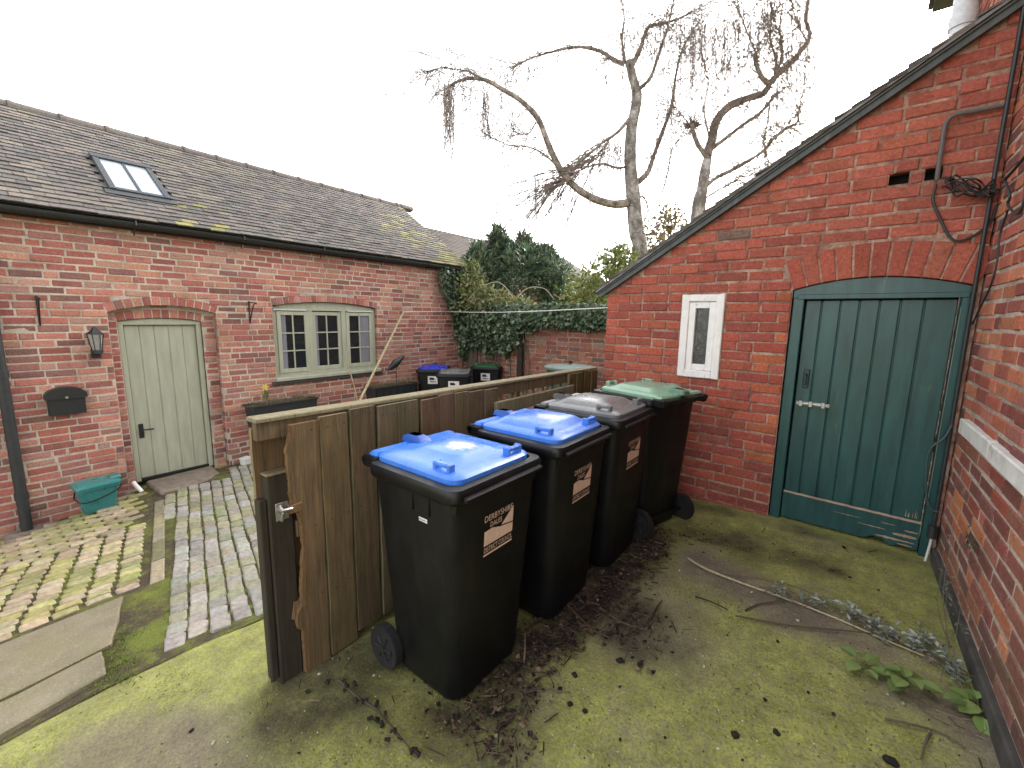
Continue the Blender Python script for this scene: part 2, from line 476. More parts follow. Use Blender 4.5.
def soil_at(x, y):
    n = fbm((x * 1.7, y * 1.7, 9), 5) * .3
    k = 1 - sstep(.08, .42, seg_d((x, y), (6.85, 1.0), (6.62, -.3)) + n)
    k = max(k, .9 * (1 - sstep(.0, .3, seg_d((x, y), (5.7, 1.6), (6.7, 1.35)) + n)))
    k = max(k, .5 * (1 - sstep(.05, .5, seg_d((x, y), (5.5, 1.2), (5.6, 0.9)) + n)))
    k = max(k, .65 * (1 - sstep(.0, .3, seg_d((x, y), (4.2, -.95), (4.75, -.75)) + n)))
    return clamp(k)
gv, gf, gd, gs = [], [], [], []
for y in GY:
    for x in GX:
        dense = 3.4 <= x <= 7.3 and -2.2 <= y <= 2.9
        z = gz(x, y)
        if dense: z += fbm((x * 3, y * 3, 0), 4) * .006
        gv.append((x, y, z)); gd.append(dirt_at(x, y) if dense else 0); gs.append(soil_at(x, y) if dense else 0)
nx = len(GX)
for j in range(len(GY) - 1):
    for i in range(nx - 1):
        gf.append((j*nx+i, j*nx+i+1, (j+1)*nx+i+1, (j+1)*nx+i))
me = D.meshes.new('ground')
me.from_pydata(gv, [], gf)
me.materials.append(M['ground'])
for nm, a in (('dirt', gd), ('soil', gs)):
    me.attributes.new(nm, 'FLOAT', 'POINT').data.foreach_set('value', a)
me.polygons.foreach_set('use_smooth', [True] * len(gf))
g_o = D.objects.new('ground', me); col.objects.link(g_o)
tag(g_o, 'mossy yellow green concrete yard around the wheelie bins', 'ground', kind='structure')

# cobbled part of the yard: joint bed, clay pavers, setts
def edge_x(y):            # concrete edge beside the cobbles
    pts = [(-5, 3.45), (-1.2, 3.61), (-.91, 3.63), (-.7, 3.69), (-.23, 3.79), (6, 4.2)]
    for (a, b), (c, d) in zip(pts, pts[1:]):
        if a <= y <= c: return b + (d - b) * (y - a) / (c - a)
    return 3.7
cb = MB()
NY, NX = 75, 30
bv, bf = [], []
for j in range(NY + 1):
    y = -3.6 + j * (8.9 / NY)
    for i in range(NX + 1):
        x = .0 + (edge_x(y) - .0) * i / NX
        bv.append((x, y, gz(x, y) + .005 + .004 * fbm((x*5, y*5, 1), 3)))
for j in range(NY):
    for i in range(NX):
        bf.append((j*(NX+1)+i, j*(NX+1)+i+1, (j+1)*(NX+1)+i+1, (j+1)*(NX+1)+i))
cb.add(bv, bf, 1, smooth=True)
def chan(x): return .17 - .245 * x          # centre of the drain channel
FLAGS = [[(2.575, -1.40), (2.61, -.63), (3.23, -.79), (3.25, -1.45)],
         [(3.285, -1.45), (3.265, -.83), (3.545, -.864), (3.59, -1.45)]]
def sett(cx, cy, L, W, ang, h, c):
    """rounded paving block; L along direction ang"""
    if cx > edge_x(cy) - .035 or cx < .05: return
    if cx > 2.48 and cy < -.60 + .0 and cy < chan(cx) - .03: return
    ca, sa = math.cos(ang), math.sin(ang)
    tx, ty = rnd.uniform(-.035, .035), rnd.uniform(-.035, .035)
    rings = []
    n_ = 2
    for (ins, zz) in ((0, -.03), (.001, h * .5), (.006, h * .9), (.015, h)):
        r = []
        a, b = L / 2 - ins, W / 2 - ins
        k = min(a, b) * .24
        for (px, py) in ((a-k, -b), (a, -b+k), (a, b-k), (a-k, b), (-a+k, b), (-a, b-k), (-a, -b+k), (-a+k, -b)):
            px += rnd.uniform(-.003, .003); py += rnd.uniform(-.003, .003)
            x, y = cx + px*ca - py*sa, cy + px*sa + py*ca
            r.append((x, y, gz_c + zz + (px*tx + py*ty)))
        rings.append(r)
    cb.loft(rings, 0, c, cap0=False)
for j in range(-40, 90):                    # clay pavers left of the channel
    y_ = 0
row, x = 0, .10
while x < 3.7:
    stack = x > 1.15
    pitch = .088 if not stack else .086
    L0 = .185 if not stack else .150
    off = 0 if stack else (row % 2) * .5
    for k in range(-20, 8):
        y = (k + off) * L0 + .04 + rnd.uniform(-.006, .006) - (0.245 * (x - 1.15) if stack else 0)
        if y + L0 / 2 > chan(x) - .06: continue
        if y < -2.6: continue
        gz_c = gz(x, y)
        m_ = fbm((x*1.3, y*1.3, 5), 4)
        c = mixc((.34, .285, .18), (.25, .20, .14), clamp(rnd.random()*.8))
        if rnd.random() < .25: c = (.28, .26, .11)
        if rnd.random() < .5 and m_ > .05: c = mixc(c, (.18, .19, .05), .55)
        sett(x + rnd.uniform(-.004, .004), y, (L0 - .012) if not stack else L0 - .024, pitch - .009, math.pi/2 + rnd.uniform(-.03, .03), .020 + rnd.uniform(-.005, .005), jitc(c, .2))
    x += pitch; row += 1
d0 = math.atan2(-.27, .96)                  # blue-grey setts right of the channel
dx_, dy_ = math.cos(d0), math.sin(d0)
for q in range(-6, 56):
    for k in range(0, 34):
        s_ = .02 + k * .150 + (.03 if q % 2 else 0) + rnd.uniform(-.008, .008)
        t_ = .06 + q * .103 + .004 * math.sin(k * .9 + q)
        x = s_ * dx_ - t_ * dy_; y = .25 + s_ * dy_ + t_ * dx_
        if y < chan(x) + .10 or y > 5: continue
        if x < .5 and .08 < y < .8: continue
        gz_c = gz(x, y)
        c = mixc((.27, .26, .235), (.20, .185, .15), rnd.random())
        m_ = fbm((x*1.1, y*1.1, 2), 4)
        if m_ > -.05 and rnd.random() < .55: c = mixc(c, (.20, .20, .07), .5)
        if rnd.random() < .15: c = (.24, .215, .16)
        sett(x, y, .143 + rnd.uniform(-.008, .004), .093 + rnd.uniform(-.006, .004), d0 + rnd.uniform(-.04, .04), .020 + rnd.uniform(-.008, .008), jitc(c, .18))
cob = cb.build('cobbled_yard', [M['sett'], M['bed']])
tag(cob, 'mossy clay pavers and blue grey setts in front of the sage door', 'cobbles', kind='structure')
ch = MB()                                   # flat channel stones between the two kinds of paving
x = .62
while x < 2.3:
    L = rnd.uniform(.3, .5)
    x1 = min(x + L, 3.52)
    vs_ = []
    for zz, ins in ((-.02, 0), (.012, .003), (.017, .012)):
        for (xx, oo) in ((x + .006 + ins, -.045 + ins), (x1 - .006 - ins, -.045 + ins), (x1 - .006 - ins, .045 - ins), (x + .006 + ins, .045 - ins)):
            yy = chan(xx) + oo + .02
            vs_.append((xx, yy, gz(xx, yy) + zz))
    ch.loft([vs_[0:4], vs_[4:8], vs_[8:12]], 0, jitc(mixc((.24, .21, .14), (.15, .15, .07), rnd.random()), .2), cap0=False)
    x = x1
tag(ch.build('path_channel', [M['sett']]), 'narrow strip of flat stones dividing the pavers from the setts', 'channel', kind='structure')
fl = MB()
for poly in FLAGS:
    cxx = sum(p[0] for p in poly)/4; cyy = sum(p[1] for p in poly)/4
    rings = []
    for zz, ins in ((-.02, 0), (.028, 0), (.034, .008)):
        r = []
        P4 = poly + [poly[0]]
        for a, b in zip(P4, P4[1:]):
            for q in range(6):
                t = q / 6
                xx, yy = a[0]+(b[0]-a[0])*t, a[1]+(b[1]-a[1])*t
                xx += fbm((xx*6, yy*6, 0), 3) * .01; yy += fbm((xx*6, yy*6, 8), 3) * .01
                dd = math.hypot(xx-cxx, yy-cyy)
                xx -= (xx-cxx)/dd*ins; yy -= (yy-cyy)/dd*ins
                r.append((xx, yy, gz(xx, yy) + zz))
        rings.append(r)
    fl.loft(rings, 0, cap0=False, smooth=False)
tag(fl.build('stone_path', [M['flag']]), 'two buff flagstones laid at the edge of the pavers', 'path', kind='structure')

# ------------------------------------------------------------------ brickwork
PAL_L = [(.37, .135, .105), (.33, .115, .088), (.40, .165, .125), (.29, .10, .082), (.42, .20, .14), (.21, .10, .085), (.34, .15, .125), (.40, .22, .17)]
PAL_G = [(.32, .068, .043), (.30, .062, .042), (.34, .076, .047), (.28, .058, .042), (.36, .088, .052), (.22, .052, .042), (.32, .076, .052), (.36, .09, .05)]
PAL_R = [(.38, .12, .075), (.33, .095, .065), (.44, .16, .09), (.26, .08, .062), (.48, .19, .105), (.19, .075, .062), (.37, .14, .10)]
def brick_box(mb, u0, u1, z0, z1, dep, c, n0=0.0, M_=None):
    """front face at y = n0 (outward is -y), chamfered front edges"""
    pr = n0 + rnd.uniform(-.003, .003)
    k = .005 + rnd.uniform(0, .003)
    j = lambda: rnd.uniform(-.0032, .0032)
    fr = [(u0+k+j(), pr+j()*.6, z0+k+j()), (u1-k+j(), pr+j()*.6, z0+k+j()), (u1-k+j(), pr+j()*.6, z1-k+j()), (u0+k+j(), pr+j()*.6, z1-k+j())]
    md = [(u0, pr+k, z0), (u1, pr+k, z0), (u1, pr+k, z1), (u0, pr+k, z1)]
    bk = [(u0, n0+dep, z0), (u1, n0+dep, z0), (u1, n0+dep, z1), (u0, n0+dep, z1)]
    vs_ = fr + md + bk
    fs_ = [(0, 1, 2, 3)]
    for i in range(4):
        n_ = (i + 1) % 4
        fs_.append((i, 4+i, 4+n_, n_)); fs_.append((4+i, 8+i, 8+n_, 4+n_))
    if M_ is not None: vs_ = [M_ @ Vector(p) for p in vs_]
    mb.add(vs_, fs_, 0, c)
def sub_iv(ivs, a, b):
    out = []
    for (p, q) in ivs:
        if b <= p or a >= q: out.append((p, q))
        else:
            if a > p: out.append((p, a))
            if b < q: out.append((b, q))
    return out
class Hole:
    """arched (rise > 0) or square opening with a ring of bricks of height ring"""
    def __init__(s, u0, u1, z0, zs, rise=0, ring=0, frm=None):
        s.u0, s.u1, s.z0, s.zs, s.rise, s.ring = u0, u1, z0, zs, rise, ring
        s.cu = (u0 + u1) / 2; h = (u1 - u0) / 2
        if rise > 0:
            s.r = (h*h + rise*rise) / (2*rise); s.cz = zs + rise - s.r; s.half = math.asin(h / s.r)
    def top(s, u):
        if s.rise <= 0: return s.zs
        return s.cz + math.sqrt(max(0, s.r**2 - (u - s.cu)**2))
    def iv(s, z):
        if z < s.z0: return None
        if s.rise <= 0: return (s.u0, s.u1) if z < s.zs else None
        ro = s.r + s.ring
        zc = s.cz + ro * math.cos(s.half)
        a = None
        if z < s.zs: a = (s.u0, s.u1)
        elif z < s.cz + ro:
            w = math.sqrt(ro**2 - (z - s.cz)**2)
            wmax = ro * math.sin(s.half) if z < zc else 1e9
            if z < zc:
                wmax = s.r*math.sin(s.half) + (z - s.zs) * math.tan(s.half)
            a = (s.cu - min(w, wmax), s.cu + min(w, wmax))
        return a
def arch_ring(mb, hole, pal, n0=0.0, dep=.11, bw=.068, jt=.011):
    L = (hole.r + hole.ring * .0) * 2 * hole.half
    n = max(5, round(L / (bw + jt)))
    for i in range(n):
        a = -hole.half + (i + .5) * 2 * hole.half / n
        da = (L / n - jt) / 2 / hole.r
        k = .004
        c = jitc(rnd.choice(pal), .15)
        def P(aa, rr, yy): return (hole.cu + math.sin(aa) * rr, yy, hole.cz + math.cos(aa) * rr)
        r0, r1 = hole.r, hole.r + hole.ring - .010
        pr = n0 + rnd.uniform(-.003, .003)
        fr = [P(a-da+k/hole.r, r0+k, pr), P(a+da-k/hole.r, r0+k, pr), P(a+da-k/hole.r, r1-k, pr), P(a-da+k/hole.r, r1-k, pr)]
        md = [P(a-da, r0, pr+k), P(a+da, r0, pr+k), P(a+da, r1, pr+k), P(a-da, r1, pr+k)]
        bk = [P(a-da, r0, n0+dep), P(a+da, r0, n0+dep), P(a+da, r1, n0+dep), P(a-da, r1, n0+dep)]
        fs_ = [(0, 1, 2, 3)]
        for q in range(4):
            n_ = (q + 1) % 4
            fs_.append((q, 4+q, 4+n_, n_)); fs_.append((4+q, 8+q, 8+n_, 4+n_))
        mb.add(fr + md + bk, fs_, 0, c)
def brickwork(mb, u0, u1, z0, z1, pal, holes=(), clip=None, n0=0.0, course=.0745, ln=.226, jt=.0118, dep=.05, topz=None, header=4, colfn=None, wav=.0, rec=.0045):
    def wv(u, r): return wav * fbm((u * 1.3, r * .35, u0), 3)
    _brickwork(mb, u0, u1, z0, z1, pal, holes, clip, n0, course, ln, jt, dep, topz, header, colfn, wv, rec)
def _brickwork(mb, u0, u1, z0, z1, pal, holes=(), clip=None, n0=0.0, course=.0745, ln=.226, jt=.0135, dep=.05, topz=None, header=4, colfn=None, wv=None, rec=.0045):
    row = 0; z = z0
    while z < z1 - .02:
        zt = min(z + course - jt, z1); zm = (z + zt) / 2
        ivs = [(u0, u1)]
        for h in holes:
            t = h.iv(zm)
            if t: ivs = sub_iv(ivs, t[0] - .004, t[1] + .004)
        if clip:
            lo, hi = clip(zm)
            ivs = sub_iv(ivs, -99, lo); ivs = sub_iv(ivs, hi, 99)
        hd = header and row % header == header - 1
        u = u0 - rnd.uniform(0, .02) - (.5 * ln if row % 2 else 0)
        i = 0
        while u < u1:
            L = ln * (1 + rnd.uniform(-.03, .03)) if not (hd and i % 2) else ln * .49
            if rnd.random() < .05: L = ln * .5
            a, b = u + jt / 2, u + L - jt / 2
            for (p, q) in ivs:
                s_, e_ = max(a, p), min(b, q)
                if e_ - s_ > .03:
                    edge = (s_ == p or e_ == q)
                    c = rnd.choice(pal)
                    if colfn: c = colfn(c, (s_+e_)/2, zm)
                    dz = wv((s_ + e_) / 2, row); brick_box(mb, s_, e_, z + dz + rnd.uniform(-.0018, .0018), zt + dz + rnd.uniform(-.0018, .0018), .12 if edge else dep, jitc(c, .16), n0)
            u += L; i += 1
        z += course; row += 1
    # mortar sheet behind, with the openings left out
    bps = {u0, u1}
    for h in holes:
        k = 16 if h.rise > 0 else 1
        for i in range(k + 1): bps.add(h.u0 + (h.u1 - h.u0) * i / k)
    if clip:
        for i in range(41): bps.add(u0 + (u1 - u0) * i / 40)
    bps = sorted(b for b in bps if u0 <= b <= u1)
    tz = topz or (lambda u: z1)
    y = n0 + rec
    for a, b in zip(bps, bps[1:]):
        m = (a + b) / 2
        segs = []; lo_ = lambda u: z0
        for h in sorted((h for h in holes if h.u0 < m < h.u1), key=lambda h: h.z0):
            if h.z0 > z0: segs.append((lo_, lambda u, h=h: h.z0))
            lo_ = h.top
        segs.append((lo_, tz))
        for lo, hi in segs:
            if hi(m) - lo(m) < .002: continue
            mb.add([(a, y, lo(a)), (b, y, lo(b)), (b, y, hi(b)), (a, y, hi(a))], [(0, 1, 2, 3)], 1)
    for h in holes:                                   # reveals in mortar just behind the brick ends
        e = .006
        prof = [(h.u0 - e, max(h.z0, z0))]
        k = 16 if h.rise > 0 else 1
        for i in range(k + 1):
            uu = h.u0 + (h.u1 - h.u0) * i / k
            prof.append((uu + (-e if i == 0 else e if i == k else 0), h.top(uu) + e))
        prof.append((h.u1 + e, max(h.z0, z0)))
        if h.z0 > z0: prof.append(prof[0])
        for (p, q) in zip(prof, prof[1:]):
            mb.add([(p[0], y, p[1]), (q[0], y, q[1]), (q[0], n0 + .16, q[1]), (p[0], n0 + .16, p[1])], [(0, 1, 2, 3)], 1)

PI = math.pi
# ------------------------------------------------------------------ left house (local x along the wall, outward -y)
HL = thing('brick_house', (0, 0, 0), PI/2, 'long low red brick outhouse with sage door, casement window and brown tiled roof', 'house')
dh = Hole(-.084, .929, -1.2, 1.483, .085, .105)
wh = Hole(1.604, 3.281, .50, 1.600, .075, .105)
mb = MB()
def colL(c, u, z):
    if z < -.25: c = mixc(c, (.15, .10, .085), .45 * rnd.random())
    if fbm((u*.8, z*.8, 4), 3) > .25: c = mixc(c, (.42, .22, .15), .4)
    return c
brickwork(mb, -5.0, 5.31, -1.1, 2.38, PAL_L, [dh, wh], colfn=colL, wav=.008)
arch_ring(mb, dh, PAL_L); arch_ring(mb, wh, PAL_L)
dh2 = Hole(0.0, .79, -1.2, 1.385, .038, .105)          # inner, recessed order round the door
brickwork(mb, -.084, .929, -.62, 1.575, PAL_L, [dh2], n0=.085, clip=lambda z: (-.084, .929) if z < 1.47 else (.30, .50), topz=lambda u: dh.top(u) + .004)
arch_ring(mb, dh2, PAL_L, .085)
# end wall and back
mb.add([(5.31, .01, -1.1), (5.31, 4.6, -1.1), (5.31, 4.6, 2.4), (5.31, 2.3, 4.0), (5.31, .01, 2.4)], [(0, 1, 2, 3, 4)], 1)
mb.build('wall', [M['brick_l'], M['mortar_l']], HL)
# interior backing so the openings never show sky
mb = MB(); mb.box(-4.9, 5.2, .5, .52, -1, 2.3); mb.build('inner_wall', m_plain('dark_room', (.03, .028, .026), .9), HL)

# roof
RE = math.atan2(1.54, 2.285); RL = math.hypot(1.54, 2.285) - .07
EY, EZ = -.12, 2.455                      # eave line (local y outward negative)
def roof_tiles(mb, x0, x1, eave, slope, rows_len, tw=.165, gauge=.098, th=.013, colf=None, skip=None):
    """plain tiles; x along the eave, local y up the slope direction; eave=(y,z)"""
    cy, sy = math.cos(slope), math.sin(slope)
    r = 0; s = 0.0
    while s < rows_len:
        x = x0 - (tw / 2 if r % 2 else 0)
        while x < x1:
            a, b = max(x + .0015, x0), min(x + tw - .0015, x1)
            if b - a > .02 and not (skip and skip((a+b)/2, s)):
                lift = .024 + rnd.uniform(-.003, .004); tilt = rnd.uniform(-.003, .003)
                s0, s1 = s + rnd.uniform(-.004, .004), min(s + gauge * 1.7, rows_len + .05)
                def P(xx, ss, nn): return (xx, eave[0] + ss * cy - nn * sy, eave[1] + ss * sy + nn * cy)
                f, k = lift, .004
                vs_ = [P(a, s0, f - th), P(b, s0, f - th + tilt), P(b, s0, f + tilt), P(a, s0, f), P(a, s1, k), P(b, s1, k)]
                c = colf((a+b)/2, s)
                mb.add(vs_, [(0, 1, 2, 3), (3, 2, 5, 4), (0, 3, 4), (1, 5, 2)], 0, c)
            x += tw
        s += gauge; r += 1
    def P(xx, ss, nn): return (xx, eave[0] + ss * cy - nn * sy, eave[1] + ss * sy + nn * cy)
    mb.add([P(x0, 0, -.004), P(x1, 0, -.004), P(x1, rows_len, -.004), P(x0, rows_len, -.004)], [(0, 1, 2, 3)], 0, (.03, .025, .02))
TL = [(.104, .093, .086), (.125, .108, .098), (.092, .085, .082), (.114, .10, .094), (.14, .117, .10), (.082, .074, .07)]
SK = (.13, .685, .62, 1.50)               # skylight: x0, x1, s0, s1
def tcolL(x, s):
    c = rnd.choice(TL)
    m_ = fbm((x*1.2, s*1.2, 7), 4)
    k = 0
    if s < .65 and .0 < x < 1.1: k = .75 * sstep(-.25, .35, m_ + .25 - abs(x - .5) * .5)
    k = max(k, .75 * sstep(3.8, 5.3, x + m_) * sstep(2.8, .3, s))
    if rnd.random() < k: c = mixc(c, rnd.choice([(.22, .20, .06), (.26, .22, .10), (.17, .17, .05)]), .75)
    if m_ > .2 and rnd.random() < .4: c = mixc(c, (.17, .15, .11), .4)
    return jitc(c, .11)
mb = MB()
roof_tiles(mb, -5.2, 5.42, (EY, EZ), RE, RL - .02, colf=tcolL, skip=lambda x, s: SK[0]-.0 < x < SK[1] and SK[2]-.04 < s < SK[3])
# ridge tiles, far slope
ry, rz = EY + RL * math.cos(RE), EZ + RL * math.sin(RE)
x = -5.2
while x < 5.40:
    L = .44
    rings = []
    for xx, rr in ((x, .112), (x + L - .04, .108), (x + L - .04, .122), (min(x + L, 5.44), .122)):
        rings.append([(xx, ry + math.cos(a) * rr, rz - .055 + math.sin(a) * rr * .85) for a in [PI * q / 10 for q in range(11)]] + [(xx, ry, rz - .1)])
    mb.loft(rings, 0, jitc((.105, .09, .08), .12), smooth=False)
    x += L
mb.add([(-5.2, ry, rz), (5.4, ry, rz), (5.4, ry + 2.3, EZ), (-5.2, ry + 2.3, EZ)], [(0, 1, 2, 3)], 0, (.12, .10, .09))
roof = mb.build('roof', [M['tile']], HL)
# skylight
def RP(x, s, n): return (x, EY + s * math.cos(RE) - n * math.sin(RE), EZ + s * math.sin(RE) + n * math.cos(RE))
def slab(mb, x0, x1, s0, s1, n0, n1, mat=0):
    v = [RP(x, s, n) for n in (n0, n1) for (x, s) in ((x0, s0), (x1, s0), (x1, s1), (x0, s1))]
    mb.add(v, [(0, 3, 2, 1), (4, 5, 6, 7), (0, 1, 5, 4), (1, 2, 6, 5), (2, 3, 7, 6), (3, 0, 4, 7)], mat)
mb = MB()
fw = .055
slab(mb, SK[0], SK[0] + fw, SK[2], SK[3], -.02, .055); slab(mb, SK[1] - fw, SK[1], SK[2], SK[3], -.02, .055)
slab(mb, SK[0] + fw, SK[1] - fw, SK[2], SK[2] + fw, -.02, .050); slab(mb, SK[0] - .01, SK[1] + .01, SK[3] - fw, SK[3] + .04, -.02, .062)
mx_ = (SK[0] + SK[1]) / 2
slab(mb, mx_ - .012, mx_ + .012, SK[2] + fw, SK[3] - fw, .03, .050)
slab(mb, SK[0] - .05, SK[1] + .05, SK[2] - .10, SK[2], .028, .034)
sk = mb.build('skylight', [m_plain('grey_window_metal', (.035, .04, .045), .7, .2)], HL)
mb = MB(); slab(mb, SK[0] + fw, SK[1] - fw, SK[2] + fw, SK[3] - fw, .02, .038)
mb.build('pane', [M['pale_glass']], sk)
# gutter
mb = MB()
for a, b in ((-5.2, 5.40),):
    rings = []
    for xx in [a + (b - a) * i / 30 for i in range(31)]:
        zc = 2.425 + .004 * math.sin(xx * 2)
        out = [(xx, -.115 + math.cos(t) * .056, zc + math.sin(t) * .056) for t in [PI + PI * q / 8 for q in range(9)]]
        inn = [(xx, -.115 + math.cos(t) * .050, zc + math.sin(t) * .050) for t in [2*PI - PI * q / 8 for q in range(9)]]
        rings.append(out + inn)
    mb.loft(rings, 0)
mb.box(-5.1, 5.30, -.055, .0, 2.36, 2.46)
gut = mb.build('gutter', [M['black_pipe']], HL)
for xx in (-2.1, -.95, .2, 1.25, 2.3, 3.35, 4.3, 5.1):
    mb = MB(); mb.tube([(xx, -.06, 2.30), (xx, -.075, 2.36), (xx, -.178, 2.40), (xx, -.178, 2.44)], .007, 6)
    mb.build('gutter_bracket', [M['black_metal']], HL)
# downpipe
mb = MB()
px_ = -.885
mb.tube([(px_, -.10, 2.38), (px_, -.09, 2.2), (px_, -.075, 2.1), (px_, -.075, -.66)], .042, 14)
for zz in (1.95, .9, -.30): mb.tube([(px_, -.075, zz - .035), (px_, -.075, zz + .035)], .05, 14)
mb.build('drainpipe', [M['black_pipe']], HL)
mb = MB()
mb.box(px_ - .16, px_ + .18, -.30, -.02, -.74, -.655, ch=.012); mb.tube([(px_, -.15, -.70), (px_, -.15, -.645)], .06, 14)
tag(mb.build('drain_gully', [M['stone']], HL, None), None)

# sage door
mb = MB()
y0, y1 = .115, .185
fwid = .052
def arch_head(mb, u0, u1, z0, hole, y0, y1, d=.006, mat=0):
    n = 16
    vs_, fs_ = [], []
    for i in range(n + 1):
        u = u0 + (u1 - u0) * i / n; zt = hole.top(u) - d
        vs_ += [(u, y0, z0), (u, y0, zt), (u, y1, z0), (u, y1, zt)]
    for i in range(n):
        a = 4 * i
        fs_ += [(a, a+4, a+5, a+1), (a+2, a+3, a+7, a+6), (a, a+2, a+6, a+4), (a+1, a+5, a+7, a+3)]
    mb.add(vs_, fs_, mat)
mb.box(.004, fwid, y0, y1, -.48, 1.345, ch=.004); mb.box(.79 - fwid, .786, y0, y1, -.48, 1.345, ch=.004)
arch_head(mb, .004, .786, 1.3455, dh2, y0, y1)
mb.box(.004, .786, y0 - .004, y0, 1.345, 1.36)
dfr = mb.build('door_frame', [M['sage']], HL)
mb = MB()
n = 5; w = (.79 - 2 * fwid - .006) / n
for i in range(n):
    mb.box(fwid + .003 + i * w + .0022, fwid + .003 + (i + 1) * w - .0022, .150, .185, -.452, 1.338, ch=.005)
mb.box(fwid + .005, .785 - fwid, .158, .18, -.45, 1.336)
door = mb.build('door', [M['sage']], HL)
mb = MB()
mb.box(.085, .130, .141, .150, .03, .20, ch=.003)
mb.tube([(.108, .142, .13), (.108, .105, .13), (.125, .098, .132), (.215, .098, .128)], .009, 8)
mb.build('handle', [M['black_metal']], door)
mb = MB(); mb.box(fwid, .79 - fwid, .12, .19, -.475, -.455); mb.build('threshold', [M['black_metal']], HL)
mb = MB()
mb.box(.085, .745, -.45, .10, -.62, -.478, ch=.015, jit=.012)
mb.build('doorstep', [M['stone']], HL)

# casement window
def casement(mb, gl, u0, u1, z0, z1, y, cols, rows, st=.055, bar=.018):
    mb.box(u0, u0 + st, y, y + .045, z0, z1, ch=.003); mb.box(u1 - st, u1, y, y + .045, z0, z1, ch=.003)
    mb.box(u0 + st, u1 - st, y + .001, y + .044, z0, z0 + st * 1.1, ch=.003); mb.box(u0 + st, u1 - st, y + .001, y + .044, z1 - st, z1, ch=.003)
    for i in range(1, cols):
        u = u0 + st + (u1 - u0 - 2*st) * i / cols; mb.box(u - bar/2, u + bar/2, y + .006, y + .04, z0 + st*1.1, z1 - st)
    for i in range(1, rows):
        z = z0 + st*1.1 + (z1 - z0 - 2.1*st) * i / rows; mb.box(u0 + st, u1 - st, y + .008, y + .038, z - bar/2, z + bar/2)
    gl.box(u0 + st, u1 - st, y + .02, y + .026, z0 + st, z1 - st)
fr, gl, cs = MB(), MB(), MB()
wy = .06
U0, U1, Z0, Z1 = 1.612, 3.274, .60, 1.575
fr.box(U0, U0 + .06, wy, wy + .09, Z0, 1.592, ch=.003); fr.box(U1 - .06, U1, wy, wy + .09, Z0, 1.592, ch=.003)
arch_head(fr, U0 + .061, U1 - .061, 1.545, wh, wy, wy + .09)
fr.box(U0 + .061, U1 - .061, wy - .002, wy + .09, Z0, .65, ch=.003)
m1, m2 = 2.155, 2.70
for m_ in (m1, m2): fr.box(m_ - .035, m_ + .035, wy + .001, wy + .088, .651, 1.544)
frame = fr.build('window_frame', [M['sage']], HL)
for i, (a, b, yy) in enumerate(((U0 + .062, m1 - .036, wy - .012), (m1 + .036, m2 - .036, wy + .02), (m2 + .036, U1 - .062, wy - .012))):
    f_, g_ = MB(), MB()
    casement(f_, g_, a, b, .652, 1.53, yy, 2, 3)
    w_ = f_.build('window', [M['sage']], HL)
    g_.build('pane', [M['dark_glass']], w_)
pdb = m_plain('pale_drip_bar', (.5, .52, .46), .5)
for (a, b) in ((U0 + .02, m1 - .06), (m2 + .06, U1 - .05)):
    mb = MB(); mb.box(a, b, wy - .028, wy, 1.540, 1.556); mb.build('drip_bar', [pdb], HL)
mb = MB()
for (a, b) in ((1.70, 1.80), (2.22, 2.34), (2.98, 3.20), (1.66, 1.69)):
    n = 14
    for i in range(n):
        u = a + (b - a) * i / n; u2 = a + (b - a) * (i + 1) / n
        q = lambda t: .20 + .02 * math.sin(t * 130)
        mb.add([(u, q(u), .66), (u2, q(u2), .66), (u2, q(u2), 1.54), (u, q(u), 1.54)], [(0, 1, 2, 3)])
# glass is dark; curtains sit just in front of the dark room, seen as pale strips by the panes
for (a, b, yy) in ((1.735, 1.80, wy - .012), (2.985, 3.15, wy - .012), (2.25, 2.29, wy + .02)):
    cur = MB(); cur.box(a, b, yy + .0185, yy + .0198, .71, 1.48); cur.build('curtain', [M['curtain']], HL)
mb = MB()
mb.box(U0 - .03, U1 + .02, -.055, .10, .55, .602, ch=.008)
sill = mb.build('window_sill', [M['sage']], HL)
mb = MB(); mb.box(U0 - .08, U1 + .06, -.035, .10, .503, .548, ch=.006); mb.build('sill_slab', [m_plain('dark_slate', (.05, .045, .042), .8, .3)], HL)

# ------------------------------------------------------------------ outbuilding gable (local x along the wall to the right)
BYAW = R(-2.49)
GO = CAM + _w(2.026, 3.148, -1.5); GO.z = 0
HG = thing('brick_outbuilding', (GO.x, GO.y, 0), BYAW, 'lean-to red brick outbuilding with dark green plank door under a sloping verge', 'outbuilding')
gd_h = Hole(-.032, .885, -.3, 1.722, .075, .225)
gw_h = Hole(-.80, -.478, 1.035, 1.695, 0, 0)
VS = (3.173 - 1.762) / (.784 + 1.528)       # verge slope
def vz(u): return 1.762 + (u + 1.528) * VS
def colG(c, u, z):
    if z < .75 and rnd.random() < .6 - .4 * z: c = mixc(c, (.15, .05, .045), .6)
    if abs(u + .06) < .14 and .3 < z < 1.8 and rnd.random() < .3: c = (.43, .125, .05)
    c = mixc(c, (.40, .125, .09), .28 + .3 * sstep(1.5, 2.2, z))  # bricks paler with height: haze over the gable top put into their colour
    if rnd.random() < .012: c = (.17, .12, .10)
    return c
mb = MB()
vents = [Hole(.414, .508, 2.352, 2.422), Hole(.578, .655, 2.352, 2.422)]
brickwork(mb, -1.50, .90, -.2, 3.35, PAL_G, [gd_h, gw_h] + vents, n0=0, course=.077, ln=.232, jt=.0115, wav=.014, rec=.0065, colfn=colG,
          clip=lambda z: (-1.50 if z < vz(-1.5) - .05 else (z + .05 - 1.762) / VS - 1.528, .90), topz=lambda u: max(vz(u) - .02, 0), header=5)
